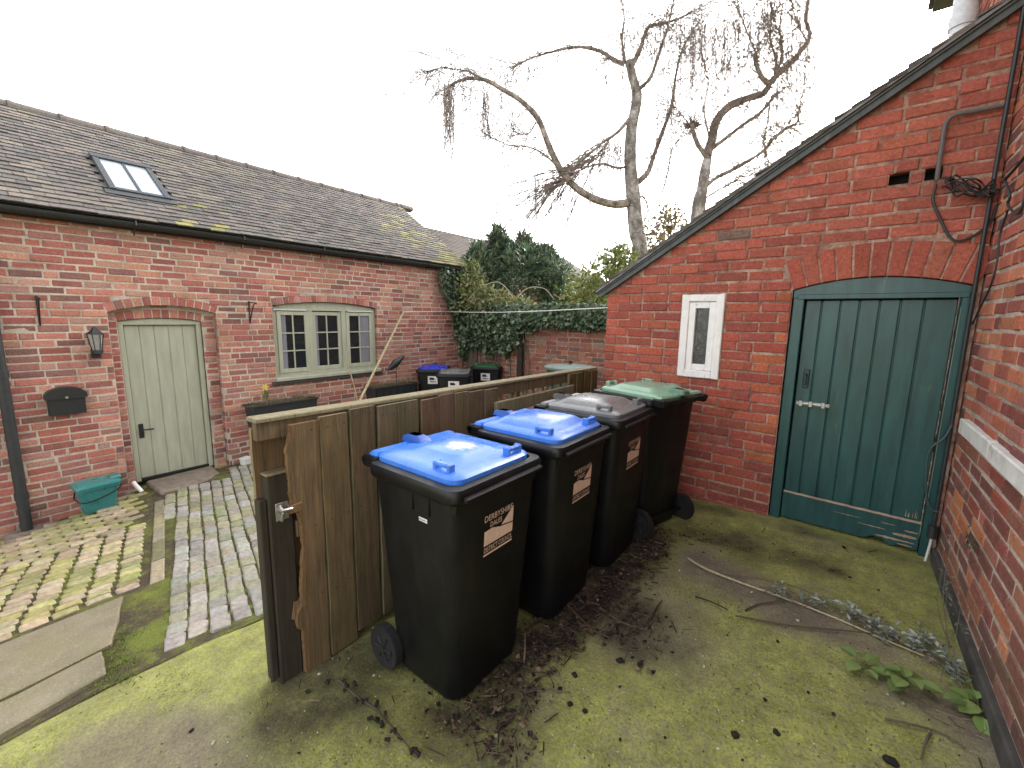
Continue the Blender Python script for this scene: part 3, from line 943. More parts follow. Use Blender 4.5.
arch_ring(mb, gd_h, [(.35, .09, .06), (.37, .105, .07), (.32, .08, .058), (.39, .12, .08)], bw=.072)
# side wall towards the yard, closing the building
mb.add([(-1.5, .01, -.3), (-1.5, 3.2, -.3), (-1.5, 3.2, vz(-1.5)), (-1.5, .01, vz(-1.5))], [(0, 3, 2, 1)], 1)
for h in vents: mb.box(h.u0 - .01, h.u1 + .01, .10, .11, h.z0 - .01, h.zs + .01, 2)
mb.build('wall', [M['brick_g'], M['mortar_g'], m_plain('vent_dark', (.004, .004, .004), .9)], HG)
mb = MB(); mb.box(-1.4, .85, .4, .42, -.2, 1.8); mb.build('inner_wall', [D.materials['dark_room']], HG)
# lean-to roof: rows run back from the verge
SL = math.atan(VS); cS, sS = math.cos(SL), math.sin(SL)
mb = MB()
def GP(s, y, n): return (-1.60 + s * cS - n * sS, y, 1.735 + s * sS + n * cS)
RLEN = 3.05
r = 0; s = 0.0
while s < RLEN:
    y = -.075
    k = 0
    while y < 3.2:
        y2 = y + (.165 if (k or r % 2 == 0) else .0825)
        l_ = .028 + rnd.uniform(-.004, .006)
        s0 = s + rnd.uniform(-.006, .006); s1 = s + .175
        e = rnd.uniform(-.008, .008) if k == 0 else 0
        vs_ = [GP(s0, y + .0015 + e, l_ - .014), GP(s0, y2 - .0015, l_ - .014), GP(s0, y2 - .0015, l_), GP(s0, y + .0015 + e, l_),
               GP(s1, y + .0015 + e, .004), GP(s1, y2 - .0015, .004), GP(s1, y + .0015 + e, -.008)]
        mb.add(vs_, [(0, 3, 2, 1), (3, 4, 5, 2), (0, 6, 4, 3), (0, 1, 5, 6)], 0, jitc(rnd.choice(TL), .2))
        y = y2; k += 1
    s += .1; r += 1
mb.add([GP(0, -.06, -.012), GP(RLEN, -.06, -.012), GP(RLEN, 3.2, -.012), GP(0, 3.2, -.012)], [(0, 1, 2, 3)], 0, (.04, .035, .03))
mb.build('roof', [M['tile']], HG)
mb = MB()
def gbar(mb, s0, s1, y0, y1, n0, n1, mat=0):
    v = [GP(s, y, n) for n in (n0, n1) for (s, y) in ((s0, y0), (s1, y0), (s1, y1), (s0, y1))]
    mb.add(v, [(0, 3, 2, 1), (4, 5, 6, 7), (0, 1, 5, 4), (1, 2, 6, 5), (2, 3, 7, 6), (3, 0, 4, 7)], mat)
gbar(mb, .02, RLEN, -.045, -.008, -.062, -.014)
gbar(mb, .02, RLEN, -.058, -.046, -.026, -.014)
mb.build('verge_board', [m_paint('grey_verge_board', (.075, .085, .09), (.16, .16, .16), .4, .7, .3)], HG)
mb = MB(); gbar(mb, .02, RLEN, -.072, -.052, -.011, .004); mb.build('verge_mortar', [m_plain('verge_mortar', (.18, .18, .175), .9, .4, 14)], HG)

# green plank door
fr = MB()
y0, y1 = .022, .10
fr.box(-.026, .042, y0, y1, .0, 1.668, ch=.005); fr.box(.828, .879, y0, y1, -.02, 1.668, ch=.005)
arch_head(fr, -.026, .879, 1.669, gd_h, y0 + .002, y1)
fr.box(.0, .86, y0 - .006, y0 + .02, 1.655, 1.69, ch=.004)
gfr = fr.build('door_frame', [M['teal_door']], HG)
mb = MB()
ed = [.046, .143, .250, .352, .457, .560, .672, .822]
for a, b in zip(ed, ed[1:]): mb.box(a + .0025, b - .0025, .068 + rnd.uniform(-.0015, .0015), .095, .05, 1.65, ch=.005)
mb.box(.05, .82, .08, .094, .03, 1.64)
gdoor = mb.build('door', [M['teal_door']], HG)
mb = MB()                                       # weathered bottom rail, chipped along its foot
n = 26; vs_, fs_ = [], []
for i in range(n + 1):
    u = .048 + (.822 - .048) * i / n
    zb = .012 + (.045 * clamp(fbm((u*9, 0, 3), 4) + .25) if u > .5 else .008 * rnd.random())
    zt = .222 - .012 * (u - .05) + .003 * fbm((u*20, 1, 1))
    vs_ += [(u, .046, zb), (u, .046, zt - .012), (u, .056, zt), (u, .069, zt), (u, .069, zb)]
for i in range(n):
    a = 5 * i
    for k in range(4): fs_.append((a + k, a + 5 + k, a + 6 + k, a + 1 + k))
mb.add(vs_, fs_, 0)
for i in range(n): mb.add([vs_[5*i+1], vs_[5*i+6], vs_[5*i+7], vs_[5*i+2]], [(0, 1, 2, 3)], 1)
for v in range(len(mb.v) - 4*n, len(mb.v)):
    p = mb.v[v]; mb.v[v] = (p[0], p[1] - .002, p[2] + .002)
def ragged(u0, u1, zc, h, y, sd):               # bare wood where the paint has flaked off
    n = 18; up, dn = [], []
    for i in range(n + 1):
        t = i / n; u = u0 + (u1 - u0) * t; e = math.sin(PI * t) ** .5
        up.append((u, y, zc + h * e * (.5 + .9 * abs(fbm((t * 5, sd, 1), 4)))))
        dn.append((u, y, zc - h * e * (.4 + .9 * abs(fbm((t * 5, sd, 9), 4)))))
    for i in range(n): mb.add([dn[i], dn[i+1], up[i+1], up[i]], [(0, 1, 2, 3)], 1)
for q, (a, b, zc, h) in enumerate(((.60, .81, .060, .010), (.69, .815, .098, .016), (.745, .818, .135, .008), (.50, .66, .112, .004), (.36, .52, .150, .003), (.62, .70, .155, .003), (.72, .80, .035, .006))):
    ragged(a, b, zc, h, .0436, q * 3.1)
for k in range(9):
    u = rnd.uniform(.74, .80); hh = rnd.uniform(.02, .075); w_ = rnd.uniform(.003, .007)
    mb.add([(u, .0672, .226), (u + w_, .0672, .226), (u + w_ * .6, .0672, .226 + hh)], [(0, 1, 2)], 1)
mb.build('bottom_rail', [M['teal_door'], M['bare_wood']], gdoor)
mb = MB()
mb.box(.060, .262, .058, .066, .892, .918, ch=.002); mb.tube([(.075, .050, .905), (.25, .050, .905)], .008, 8)
for u in (.09, .15, .225): mb.box(u - .012, u + .012, .040, .060, .885, .925, ch=.003)
mb.build('bolt_latch', [M['grey_metal']], gdoor)
mb = MB()
mb.box(.085, .122, .055, .066, 1.02, 1.16, ch=.004); mb.tube([(.103, .056, 1.12), (.103, .020, 1.115), (.103, .018, 1.06), (.103, .055, 1.05)], .007, 8)
mb.build('handle', [m_plain('painted_handle', (.012, .035, .035), .5)], gdoor)
# pale bead along the hinge side of the frame
mb = MB()
mb.box(.829, .832, .017, .0215, .35, 1.6); mb.build('frame_bead', [m_paint('scuffed_bead', (.16, .22, .20), (.02, .07, .07), 1, .6, .2)], gfr)

# little white window
mb = MB()
def frame4(mb, u0, u1, z0, z1, w, y0, y1, ch=.004, jit=0):
    mb.box(u0, u0 + w, y0, y1, z0, z1, ch=ch, jit=jit); mb.box(u1 - w, u1, y0, y1, z0, z1, ch=ch, jit=jit)
    mb.box(u0 + w, u1 - w, y0 + .001, y1, z0, z0 + w, ch=ch, jit=jit); mb.box(u0 + w, u1 - w, y0 + .001, y1, z1 - w, z1, ch=ch, jit=jit)
frame4(mb, -.802, -.476, 1.028, 1.702, .058, -.018, .06, .006, .004)
wf = mb.build('window_frame', [M['white_paint']], HG)
mb = MB()
frame4(mb, -.742, -.536, 1.088, 1.642, .050, -.008, .055)
cas = mb.build('window', [M['white_paint']], HG)
mb = MB(); mb.box(-.692, -.586, .02, .028, 1.138, 1.592)
def m_cobweb():
    t = NT('cobwebbed_glass')
    k = t.ramp(t.noise(18, 6, .75, dist=1.5), [(.5, 0), (.68, 1)])
    return t.done(t.mix(k, (.035, .035, .036), (.17, .16, .155)), .25)
mb.build('pane', [m_cobweb()], cas)

# ------------------------------------------------------------------ right-hand house wall (local x towards the camera)
CO = GO + Vector((math.cos(BYAW), math.sin(BYAW), 0)) * .905
HR = thing('brick_house', (CO.x, CO.y, 0), -PI/2, 'tall orange red brick house wall with a pale stone band at the right edge', 'house')
mb = MB()
def colR(c, u, z):
    if .25 < u < .95 and .05 < z < .55 and rnd.random() < .45: c = (.47, .17, .08)
    elif z < .85 and rnd.random() < .5: c = mixc(c, (.16, .07, .06), .6)
    if z < .25: c = mixc(c, (.10, .08, .065), .5)
    return c
brickwork(mb, -3.4, 3.4, .02, 5.0, PAL_R, [], course=.0765, ln=.232, colfn=colR, header=4, wav=.010)
mb.add([(-3.4, .01, -.3), (-3.4, 5, -.3), (-3.4, 5, 5), (-3.4, .01, 5)], [(0, 1, 2, 3)], 1)
mb.build('wall', [M['brick_g'], M['mortar_r']], HR)
mb = MB(); mb.box(0, 3.4, -.022, .05, -.2, .085, ch=.008, jit=.004)
mb.build('plinth', [m_plain('dark_plinth', (.05, .045, .04), .9, .45, 9, bump=.5)], HR)
mb = MB()
x = .21
while x < 3.2:
    mb.box(x, x + .62, -.030, .05, .885, .968, ch=.006, jit=.003); x += .624
mb.build('stone_band', [M['white_stone']], HR)
mb = MB(); mb.box(-3.55, 3.4, -.22, .1, 4.99, 5.05); mb.box(-3.6, 3.4, -.26, .6, 5.05, 5.1); mb.build('eave', [M['black_pipe']], HR)
mb = MB(); mb.tube([(-1.9, -.09, 5.0), (-1.9, -.09, 3.0)], .085, 16); mb.tube([(-1.9, -.09, 4.0), (-1.9, -.09, 4.1)], .097, 16)
mb.build('drainpipe', [m_plain('white_drainpipe', (.55, .57, .60), .4)], HR)

mb = MB(); mb.box(-3.4, -.12, -.012, .0, 3.15, 3.42); mb.box(-3.4, -.12, -.16, -.012, 3.10, 3.16)
mb.build('lead_flashing', [M['grey_metal']], HR)

def on_gable(x, y, n=.03):
    d = ray(x, y); o = Vector((GO.x, GO.y, 0)); N = Vector((math.sin(BYAW), -math.cos(BYAW), 0)); o = o + N * n
    return CAM + d * ((o - CAM).dot(N) / d.dot(N))
def on_right(x, y, n=.03):
    d = ray(x, y); o = Vector((CO.x - n, CO.y, 0)); N = Vector((-1, 0, 0))
    return CAM + d * ((o - CAM).dot(N) / d.dot(N))
def smooth_pts(pts, k=6):
    pts = [Vector(p) for p in pts]; out = []
    P = [pts[0]] + pts + [pts[-1]]
    for i in range(1, len(P) - 2):
        for q in range(k):
            t = q / k; a, b, c, d = P[i-1], P[i], P[i+1], P[i+2]
            out.append(.5 * ((2*b) + (c-a)*t + (2*a-5*b+4*c-d)*t*t + (3*b-a-3*c+d)*t**3))
    return out + [pts[-1]]
# black conduit in the corner
mb = MB()
gu = Vector((math.cos(BYAW), math.sin(BYAW), 0)); gn = Vector((math.sin(BYAW), -math.cos(BYAW), 0))
def G3(u, n, z): return GO + gu * u + gn * n + Vector((0, 0, z))
mb.tube([G3(.868, .03, 3.2), G3(.868, .03, 1.5), G3(.872, .03, .9), G3(.872, .03, .20)], .0105, 8)
mb.tube([G3(.872, .03, .24), G3(.872, .03, .16)], .026, 8)
tag(mb.build('conduit', [M['black_pipe']]), 'black conduit running down the corner beside the green door', 'pipe')
mb = MB()
mb.tube(smooth_pts([G3(.872, .03, .17), G3(.868, .035, .1), G3(.862, .04, .03), G3(.858, .042, -.02)]), .007, 6)
tag(mb.build('waste_pipe', [M['white_stone']]), 'thin pale pipe at the foot of the corner by the green door', 'pipe')
mb = MB()
mb.tube(smooth_pts([on_gable(x, y, .03) for x, y in ((1004, 105), (975, 111), (955, 115), (946, 124), (942, 145), (938, 172), (937, 180))]), .012, 8)
tag(mb.build('cable', [m_plain('grey_cable', (.10, .09, .085), .6)]), 'grey cable bending from the square vent up to the corner', 'cable')
mb = MB()
mb.tube(smooth_pts([on_gable(x, y, .02) for x, y in ((936, 184), (933, 200), (940, 218), (949, 236), (958, 241), (975, 235), (990, 222), (997, 205))]), .007, 6)
tag(mb.build('cable', [M['black_pipe']]), 'black cable drooping in a loop below the square vent', 'cable')
mb = MB()
for k in range(9):
    pts = []
    a0 = rnd.uniform(0, 6)
    for i in range(9):
        t = i / 8
        pts.append(on_gable(944 + 52 * t + rnd.uniform(-3, 3), 187 + 10 * math.sin(a0 + t * 5) * (1 - .3*t) + rnd.uniform(-3, 3), .03 + rnd.uniform(0, .06)))
    mb.tube(smooth_pts(pts, 4), .0045, 5)
tag(mb.build('cable_tangle', [M['black_pipe']]), 'tangle of black wires bunched above the green door', 'cables')
mb = MB()
mb.tube(smooth_pts([on_right(x, y, .03) for x, y in ((1003, 182), (1012, 172), (1022, 160), (1040, 140))]), .007, 6)
mb.tube(smooth_pts([on_right(x, y, .03) for x, y in ((1004, 178), (1010, 195), (1008, 205), (1018, 214), (1024, 200), (1026, 172))]), .006, 6)
mb.tube(smooth_pts([on_right(x, y, .02) for x, y in ((1008, 210), (1000, 235), (997, 262), (991, 285), (979, 310))] + [G3(.884, .03, 1.5)]), .0045, 6)
tag(mb.build('cable', [M['black_pipe']]), 'black cables looped on the orange brick wall at the right edge', 'cable')
mb = MB()
mb.tube(smooth_pts([on_gable(x, y, .045) for x, y in ((952, 425), (944, 438), (931, 448), (927, 462), (926, 490), (930, 508), (938, 512))]), .006, 6)
tag(mb.build('cable', [m_plain('green_painted_cable', (.03, .06, .06), .5)]), 'thin cable hooked over the hinge side of the green door frame', 'cable')

# ------------------------------------------------------------------ back wall with pier
BO = (0.02, 5.33, 0)
BW = thing('brick_wall', BO, 0, 'weathered red brick garden wall closing the yard under the ivy', 'wall')
PAL_B = [(.22, .085, .06), (.26, .11, .075), (.18, .075, .06), (.30, .13, .085), (.15, .10, .08), (.23, .15, .11)]
mb = MB()
brickwork(mb, 0, 5.2, -.6, 1.50, PAL_B, course=.077)
mb.box(0, 5.2, -.03, .25, 1.50, 1.56, 0, (.20, .10, .075), ch=.01)
mb.build('wall', [M['brick_l'], M['mortar_g']], BW)
mb = MB(); mb.box(1.45, 1.56, -.10, 0, -.6, 1.42, ch=.006); mb.build('post', [M['post']], BW)

# ------------------------------------------------------------------ wooden fence
FX, FZ = 4.40, 1.032
FEN = thing('wooden_fence', (FX, -.42, gz(FX, -.42)), 0, 'weathered board fence with a broken end standing behind the wheelie bins', 'fence')
fz0 = FEN.location.z
def fy(y): return y + .42
top_at = lambda y: FZ - fz0 + .032 - .0150 * (y + .42) + (.010 * sstep(1.2, 1.6, y))
def fbox(mb, x0, x1, y0, y1, z0f, z1f, ch=.003, c=(1, 1, 1)):
    b = len(mb.v); mb.box(x0, x1, fy(y0), fy(y1), 0, 1, ch=ch, c=c)
    for i in range(b, len(mb.v)):
        p = mb.v[i]; yy = p[1] - .42
        mb.v[i] = (p[0], p[1], z0f + (top_at(yy) + z1f - z0f) * p[2] if True else 0)
mb = MB(); fbox(mb, -.085, .006, -.43, 2.60, 0, .008)
for i in range(len(mb.v)):
    p = mb.v[i]
    if p[2] < .5: mb.v[i] = (p[0], p[1], top_at(p[1] - .42) - .008)
mb.build('top_rail', [M['fence_pale']], FEN)
mb = MB(); fbox(mb, -.046, -.003, -.425, 2.58, 0, -.010)
for i in range(len(mb.v)):
    p = mb.v[i]
    if p[2] < .5: mb.v[i] = (p[0], p[1], top_at(p[1] - .42) - .085)
mb.build('rail', [M['fence']], FEN)
def zrail(z0, z1, y0, y1, x0=-.046, x1=-.003, m='fence'):
    mb = MB(); mb.box(x0, x1, fy(y0), fy(y1), z0 - fz0, z1 - fz0, ch=.004); return mb.build('rail', [M[m]], FEN)
zrail(.15, .23, -.29, 2.55); zrail(.50, .58, -.29, 1.3); 
# boards on the yard side (visible from the bins)
def board(y0, y1, zb, dz, side=1, c=None, lab=None, rag=None, m='fence'):
    c = c or jitc((.95, .92, .9), .30)
    x0, x1 = (.0, .02) if side > 0 else (-.082, -.062)
    mb = MB(); n = 64 if rag else 24; lean = rnd.uniform(-.006, .006)
    zt = top_at((y0 + y1) / 2) - .012 + dz; z0 = zb - fz0
    L, Rr = [], []
    for i in range(n + 1):
        t = i / n; z = z0 + (zt - z0) * t
        a = y0 + lean * t + .004 * fbm((y0*7, t*6, 1)); b = y1 + lean * t + .004 * fbm((y1*7, t*6, 2))
        if rag: a = max(a, rag(z + fz0) + .009 * fbm((z*28, 2, 2), 4))
        L.append((a, z)); Rr.append((b, z))
    w = .004*rnd.random()
    vs_, fs_ = [], []
    for (a, z), (b, _) in zip(L, Rr): vs_ += [(x1 + w, fy(a), z), (x1, fy(b), z), (x0, fy(b), z), (x0, fy(a), z)]
    for i in range(n):
        for k in range(3):
            fs_.append((4*i+k, 4*i+(k+1) % 4, 4*i+4+(k+1) % 4, 4*i+4+k))
    fs_.append((3, 2, 1, 0))
    mb.add(vs_, fs_, 0, c)
    ef = [(4*i+3, 4*i, 4*i+4, 4*i+7) for i in range(n)] + [(4*n, 4*n+1, 4*n+2, 4*n+3)]
    mb.add(vs_, ef, 1 if rag else 2, c)  # whole boards get paler edges, the light they catch put into the colour
    if side > 0:
        for zz in (zt - .045, .54 - fz0, .19 - fz0):
            for yy in (y0 + .035, y1 - .03):
                if rag and yy < y0 + .06: continue
                yy += rnd.uniform(-.008, .008); z_ = zz + rnd.uniform(-.012, .012)
                mb.box(x1 + w - .001, x1 + w + .0015, fy(yy) - .0025, fy(yy) + .0025, z_ - .0025, z_ + .0025, 0, (.35, .28, .24))
    if rag:
        for i in range(n):
            if L[i][0] > y0 + .012:
                mb.add([(x1 + w + .001, fy(L[i][0]) - .001, L[i][1]), (x1 + w + .001, fy(L[i+1][0]) - .001, L[i+1][1]), (x0, fy(L[i+1][0]) - .004, L[i+1][1]), (x0, fy(L[i][0]) - .004, L[i][1])], [(0, 1, 2, 3)], 1)
                # pale split band on the face beside the break
                mb.add([(x1 + w + .0022, fy(L[i][0]), L[i][1]), (x1 + w + .0022, fy(L[i][0]) + .016 + .008*fbm((i, 1, 1)), L[i][1]), (x1 + w + .0022, fy(L[i+1][0]) + .016 + .008*fbm((i+1, 1, 1)), L[i+1][1]), (x1 + w + .0022, fy(L[i+1][0]), L[i+1][1])], [(0, 1, 2, 3)], 1)
    o = mb.build('board', [M[m], M['raw_wood'], M['fence_pale']], FEN)
    if lab: o['label'] = lab
    return o
RAG = [(-.2, .028), (.0, .026), (.055, .028), (.06, .004), (.11, .002), (.155, .004), (.19, .034), (.26, .030), (.36, .042), (.48, .052), (.58, .046), (.635, .034), (.66, .006), (.70, .016), (.74, .004), (.80, .010), (.86, .0), (.93, .004), (.97, .020), (1.2, .03)]
def rag1(z):
    for (a, p), (b, q) in zip(RAG, RAG[1:]):
        if a <= z <= b: return -.325 + p + (q - p) * (z - a) / (b - a)
    return -.325
board(-.330, -.178, -.17, -.022, rag=rag1, lab='broken board with a ragged split edge', c=(1.1, 1.05, .95))
board(-.166, -.028, -.16, -.008, c=(.95, .95, .8))
yb = -.018
ends = []
while yb < 1.10:
    w_ = rnd.uniform(.112, .138); board(yb, yb + w_, -.12, .0 + rnd.uniform(-.012, .014)); yb += w_ + rnd.uniform(.007, .020)
gap0 = yb
while yb < 2.08: 
    yb += .139
for i in range(4): board(2.06 + i * .135, 2.06 + i * .135 + .125, -.1, -.002, c=(.95, .95, .75))
for i in range(14):                              # boards on the far side, offset
    y_ = -.425 + i * .130
    if y_ > 1.0: break
    board(y_, y_ + .118, -.2, -.03, -1, c=jitc((.85, .8, .7), .15))
zrail(.84, .93, 1.05, 2.1, .022, .05, 'fence_pale')
for i in range(7):                                # short battens of the open stretch
    y_ = 1.16 + i * .135
    mb = MB(); mb.box(-.04, -.018, fy(y_), fy(y_ + .028), .85 - fz0, FZ - .03 - fz0, ch=.002); mb.build('batten', [M['fence_pale']], FEN)
for i in range(7):
    y_ = 1.11 + i * .14
    board(y_, y_ + .118, -.2, -.26, -1, c=jitc((.75, .7, .6), .15))
# posts
def postbox(x0, x1, y0, y1, zt, lab=None, cap=True):
    zb = gz(FX, (y0+y1)/2) - .1
    mb = MB(); mb.box(x0, x1, fy(y0), fy(y1), zb - fz0, zt - fz0, ch=.006, jit=.002)
    if cap:
        mb.box(x0 - .004, x1 + .004, fy(y0) - .004, fy(y1) + .004, zt - fz0, zt + .012 - fz0, ch=.006, c=(4.5, 4.8, 3.6))
    o = mb.build('post', [M['post']], FEN)
    if lab: o['label'] = lab
    return o
gp = postbox(-.060, -.004, -.400, -.300, .815, 'short dark end post with a metal latch')
postbox(-.055, .015, 1.02, 1.09, .6, None, False); postbox(-.05, .02, 2.30, 2.40, 1.03, None, False)
mb = MB(); mb.box(-.065, -.015, fy(-.432), fy(-.402), -.14 - fz0, .715 - fz0, ch=.004); mb.build('gate_stop', [M['post']], FEN)
mb = MB()
zc = .66 - fz0
mb.box(-.004, .002, fy(-.375), fy(-.32), zc - .05, zc + .03, ch=.002)
mb.tube([(.0, fy(-.36), zc), (.022, fy(-.36), zc), (.027, fy(-.32), zc), (.007, fy(-.30), zc)], .008, 8)
mb.tube([(.002, fy(-.355), zc + .02), (.022, fy(-.355), zc - .01), (.008, fy(-.355), zc - .05)], .007, 8)
mb.build('latch', [M['grey_metal']], FEN)
mb = MB()
mb.box(-.003, .03, fy(-.330), fy(-.27), .635 - fz0, .675 - fz0, ch=.004); mb.build('batten', [M['raw_wood']], FEN)
mb = MB(); mb.box(-.04, -.001, fy(-.332), fy(-.27), .11 - fz0, .21 - fz0, ch=.01, jit=.008); mb.build('batten', [M['raw_wood']], FEN)

# ------------------------------------------------------------------ wheelie bins (front towards local -y)
def rrect(hw, yf, yb_, z, r, n=5):
    r = min(r, hw - .002, (yb_ - yf) / 2 - .002); pts = []
    for (cx, cy, a0) in ((hw - r, yf + r, -PI/2), (hw - r, yb_ - r, 0), (-hw + r, yb_ - r, PI/2), (-hw + r, yf + r, PI)):
        for i in range(n + 1):
            a = a0 + PI/2 * i / n; pts.append((cx + math.cos(a) * r, cy + math.sin(a) * r, z))
    return pts
def text_mesh(txt, size, name):
    cu = D.curves.new(name, 'FONT'); cu.body = txt; cu.size = size; cu.align_x = 'CENTER'
    o = D.objects.new(name, cu); col.objects.link(o)
    dg = bpy.context.evaluated_depsgraph_get()
    ev = o.evaluated_get(dg); m = ev.to_mesh()
    vs_ = [tuple(v.co) for v in m.vertices]; fs_ = [tuple(p.vertices) for p in m.polygons]
    ev.to_mesh_clear()
    D.objects.remove(o); D.curves.remove(cu)
    return vs_, fs_
TXT = {k: text_mesh(k, 1.0, 'lettering_src') for k in ('DERBYSHIRE', 'DALES', 'DISTRICT COUNCIL', '023451')}
def put_text(mb, key, cx, cz, width, height, face, mat=0, lift=.002):
    vs_, fs_ = TXT[key]
    xs = [v[0] for v in vs_]; ys = [v[1] for v in vs_]
    sx = width / (max(xs) - min(xs)); sy = height / (max(ys) - min(ys)); mx0 = (max(xs) + min(xs)) / 2; my0 = (max(ys) + min(ys)) / 2
    mb.add([face(cx + (v[0] - mx0) * sx, cz + (v[1] - my0) * sy, lift) for v in vs_], fs_, mat)
BY0, BY1 = -.218, -.266           # body front y at the bottom (z .03) and top (z .93)
def front_face(x, z, lift):
    t = (z - .03) / .90
    nz = (BY0 - BY1) / .9
    return (x, BY0 + (BY1 - BY0) * t - lift, z - lift * nz)
def make_bin(label, lid, group, sticker='beige', plate=False, plateau=.30):
    b = thing('wheelie_bin', (0, 0, 0), 0, label, 'wheelie bin', group)
    mb = MB()
    rings = [rrect(.200, -.185, .16, .0, .07), rrect(.220, -.212, .195, .02, .075), rrect(.226, BY0 - .002, .20, .05, .075)]
    for t in (.25, .5, .75, 1): rings.append(rrect(.226 + .050*t, BY0 + (BY1-BY0)*t, .20 + .05*t, .03 + .90*t, .07 - .02*t))
    mb.loft(rings, 0, cap1=False)
    # rim collar
    col_ = [rrect(.268, -.258, .248, .925, .055), rrect(.288, -.282, .265, .916, .05), rrect(.295, -.289, .268, .928, .05), rrect(.295, -.289, .268, .960, .05),
            rrect(.289, -.283, .264, .972, .05), rrect(.255, -.250, .25, .976, .045), rrect(.248, -.242, .24, .90, .04)]
    mb.loft(col_, 0, cap0=False, cap1=False)
    # front ledge lip and side ribs
    mb.loft([rrect(.245, -.306, -.28, .926, .008), rrect(.25, -.310, -.28, .930, .008), rrect(.25, -.310, -.28, .940, .008), rrect(.245, -.304, -.28, .946, .008)], 0, smooth=False)
    for s_ in (-1, 1):
        for yy in (-.12, -.02): mb.box(s_*.268 - .012, s_*.268 + .012, yy - .010, yy + .010, .835, .92, ch=.004)
        mb.box(s_*.25 - .01, s_*.25 + .01, -.262, -.240, .87, .92, ch=.004)
    body = mb.build('body', [M['bin']], b)
    mb = MB()                                       # rear lugs and handle bar
    for xx in (-.24, .0, .24): mb.box(xx - .022, xx + .022, .25, .345, .93, .985, ch=.008)
    mb.tube([(-.262, .332, .962), (.262, .332, .962)], .017, 10)
    mb.build('handle', [M['bin']], b)
    mb = MB()
    zz = .978
    HWX = .248; F_, B_ = -.248, .275
    L_ = [rrect(HWX - .006, F_ + .006, B_, zz - .012, .06), rrect(HWX, F_, B_, zz - .006, .06), rrect(HWX, F_, B_, zz + .014, .06), rrect(HWX - .012, F_ + .012, B_ - .01, zz + .024, .055),
          rrect(HWX - .05, F_ + .055, B_ - .045, zz + .030, .05), rrect(HWX - .105, -.14, .155, zz + .034, .05), rrect(HWX - .135, -.115, .13, zz + .050, .045), rrect(HWX - .150, -.10, .11, zz + .055, .04), rrect(.03, -.03, .03, zz + .058, .02)]
    if plateau > .3:
        L_[5] = rrect(HWX - .055, -.165, .215, zz + .034, .06); L_[6] = rrect(HWX - .085, -.13, .185, zz + .054, .05); L_[7] = rrect(HWX - .10, -.11, .165, zz + .058, .05); L_[8] = rrect(.03, -.03, .05, zz + .061, .02)
    mb.loft(L_, 0)
    for xx in (-.19, .02, .21):                     # hinge fins
        w_ = .045
        mb.loft([rrect(w_, .20, .27, zz + .018, .015), rrect(w_, .20, .345, zz + .024, .015), rrect(w_ * .8, .22, .342, zz + .045, .012), rrect(w_ * .5, .25, .32, zz + .056, .01)], 0)
    mb.loft([rrect(.245, .255, .305, zz - .006, .012), rrect(.248, .255, .315, zz + .012, .012), rrect(.24, .26, .305, zz + .024, .012)], 0)
    ld = mb.build('lid', [M[lid]], b)
    for (gx, gy, rot) in ((-.205, -.135, 0.0), (.15, -.208, PI/2)):
        mb = MB()
        Mx = Matrix.Translation((gx, gy, zz + .026)) @ Matrix.Rotation(rot, 4, 'Z')
        for s_ in (-1, 1): mb.box(-.018, .022, s_*.040 - .008, s_*.040 + .008, -.004, .034, ch=.005, M=Mx)
        mb.box(-.018, .004, -.033, .033, .016, .034, ch=.005, M=Mx)
        mb.build('grip', [M[lid]], ld)
    for s_ in (-1, 1):
        mb = MB()
        xw = s_ * .252
        prof = [(.0, .02), (.055, .02), (.062, .014), (.085, .018), (.098, .022), (.10, .015), (.10, -.015), (.098, -.022), (.06, -.02), (.0, -.02)]
        rings = []
        for (r_, ox) in prof:
            rings.append([(xw + s_ * ox, .215 + math.cos(2*PI*k/24) * max(r_, .002), .10 + math.sin(2*PI*k/24) * max(r_, .002)) for k in range(24)])
        mb.loft(rings, 0, smooth=False)
        w_ = mb.build('wheel', [M['rubber']], b)
        mb = MB()
        for k in range(6):
            a = 2*PI*k/6; mb.tube([(xw + s_*.024, .215 + math.cos(a)*.018, .10 + math.sin(a)*.018), (xw + s_*.022, .215 + math.cos(a)*.06, .10 + math.sin(a)*.06)], .006, 5)
        mb.tube([(xw + s_*.015, .215, .10), (xw + s_*.032, .215, .10)], .02, 12)
        mb.build('hub', [M['hub']], w_)
    mb = MB(); mb.tube([(-.225, .215, .10), (.225, .215, .10)], .012, 8); mb.box(-.2, .2, .16, .205, .075, .14, ch=.01)
    mb.build('axle', [M['bin']], b)
    if sticker:
        x0, x1, z0, z1 = -.095, .095, .635, .82
        if sticker == 'white': x0, x1, z0, z1 = -.09, .09, .72, .86
        mb = MB()
        q = lambda pts, l: mb.add([front_face(x, z, l) for x, z in pts], [tuple(range(len(pts)))], 0)
        if sticker == 'beige':
            q([(x0, z0 + .045), (x1, z0 + .045), (x1, z0 + .085), (x0 + .10, z0 + .098), (x0 + .05, z0 + .112), (x0, z0 + .108)], .0025)
            q([(x0 + .11, z0 + .102), (x1, z0 + .091), (x1, z1 - .022)], .0025)
            q([(x0, z0), (x1, z0), (x1, z0 + .008), (x0, z0 + .008)], .0025)
        else:
            q([(x0, z0), (x1, z0), (x1, z1), (x0, z1)], .0025)
        st = mb.build('sticker', [M['sticker'] if sticker == 'beige' else M['sticker_white']], b)
        mb = MB()
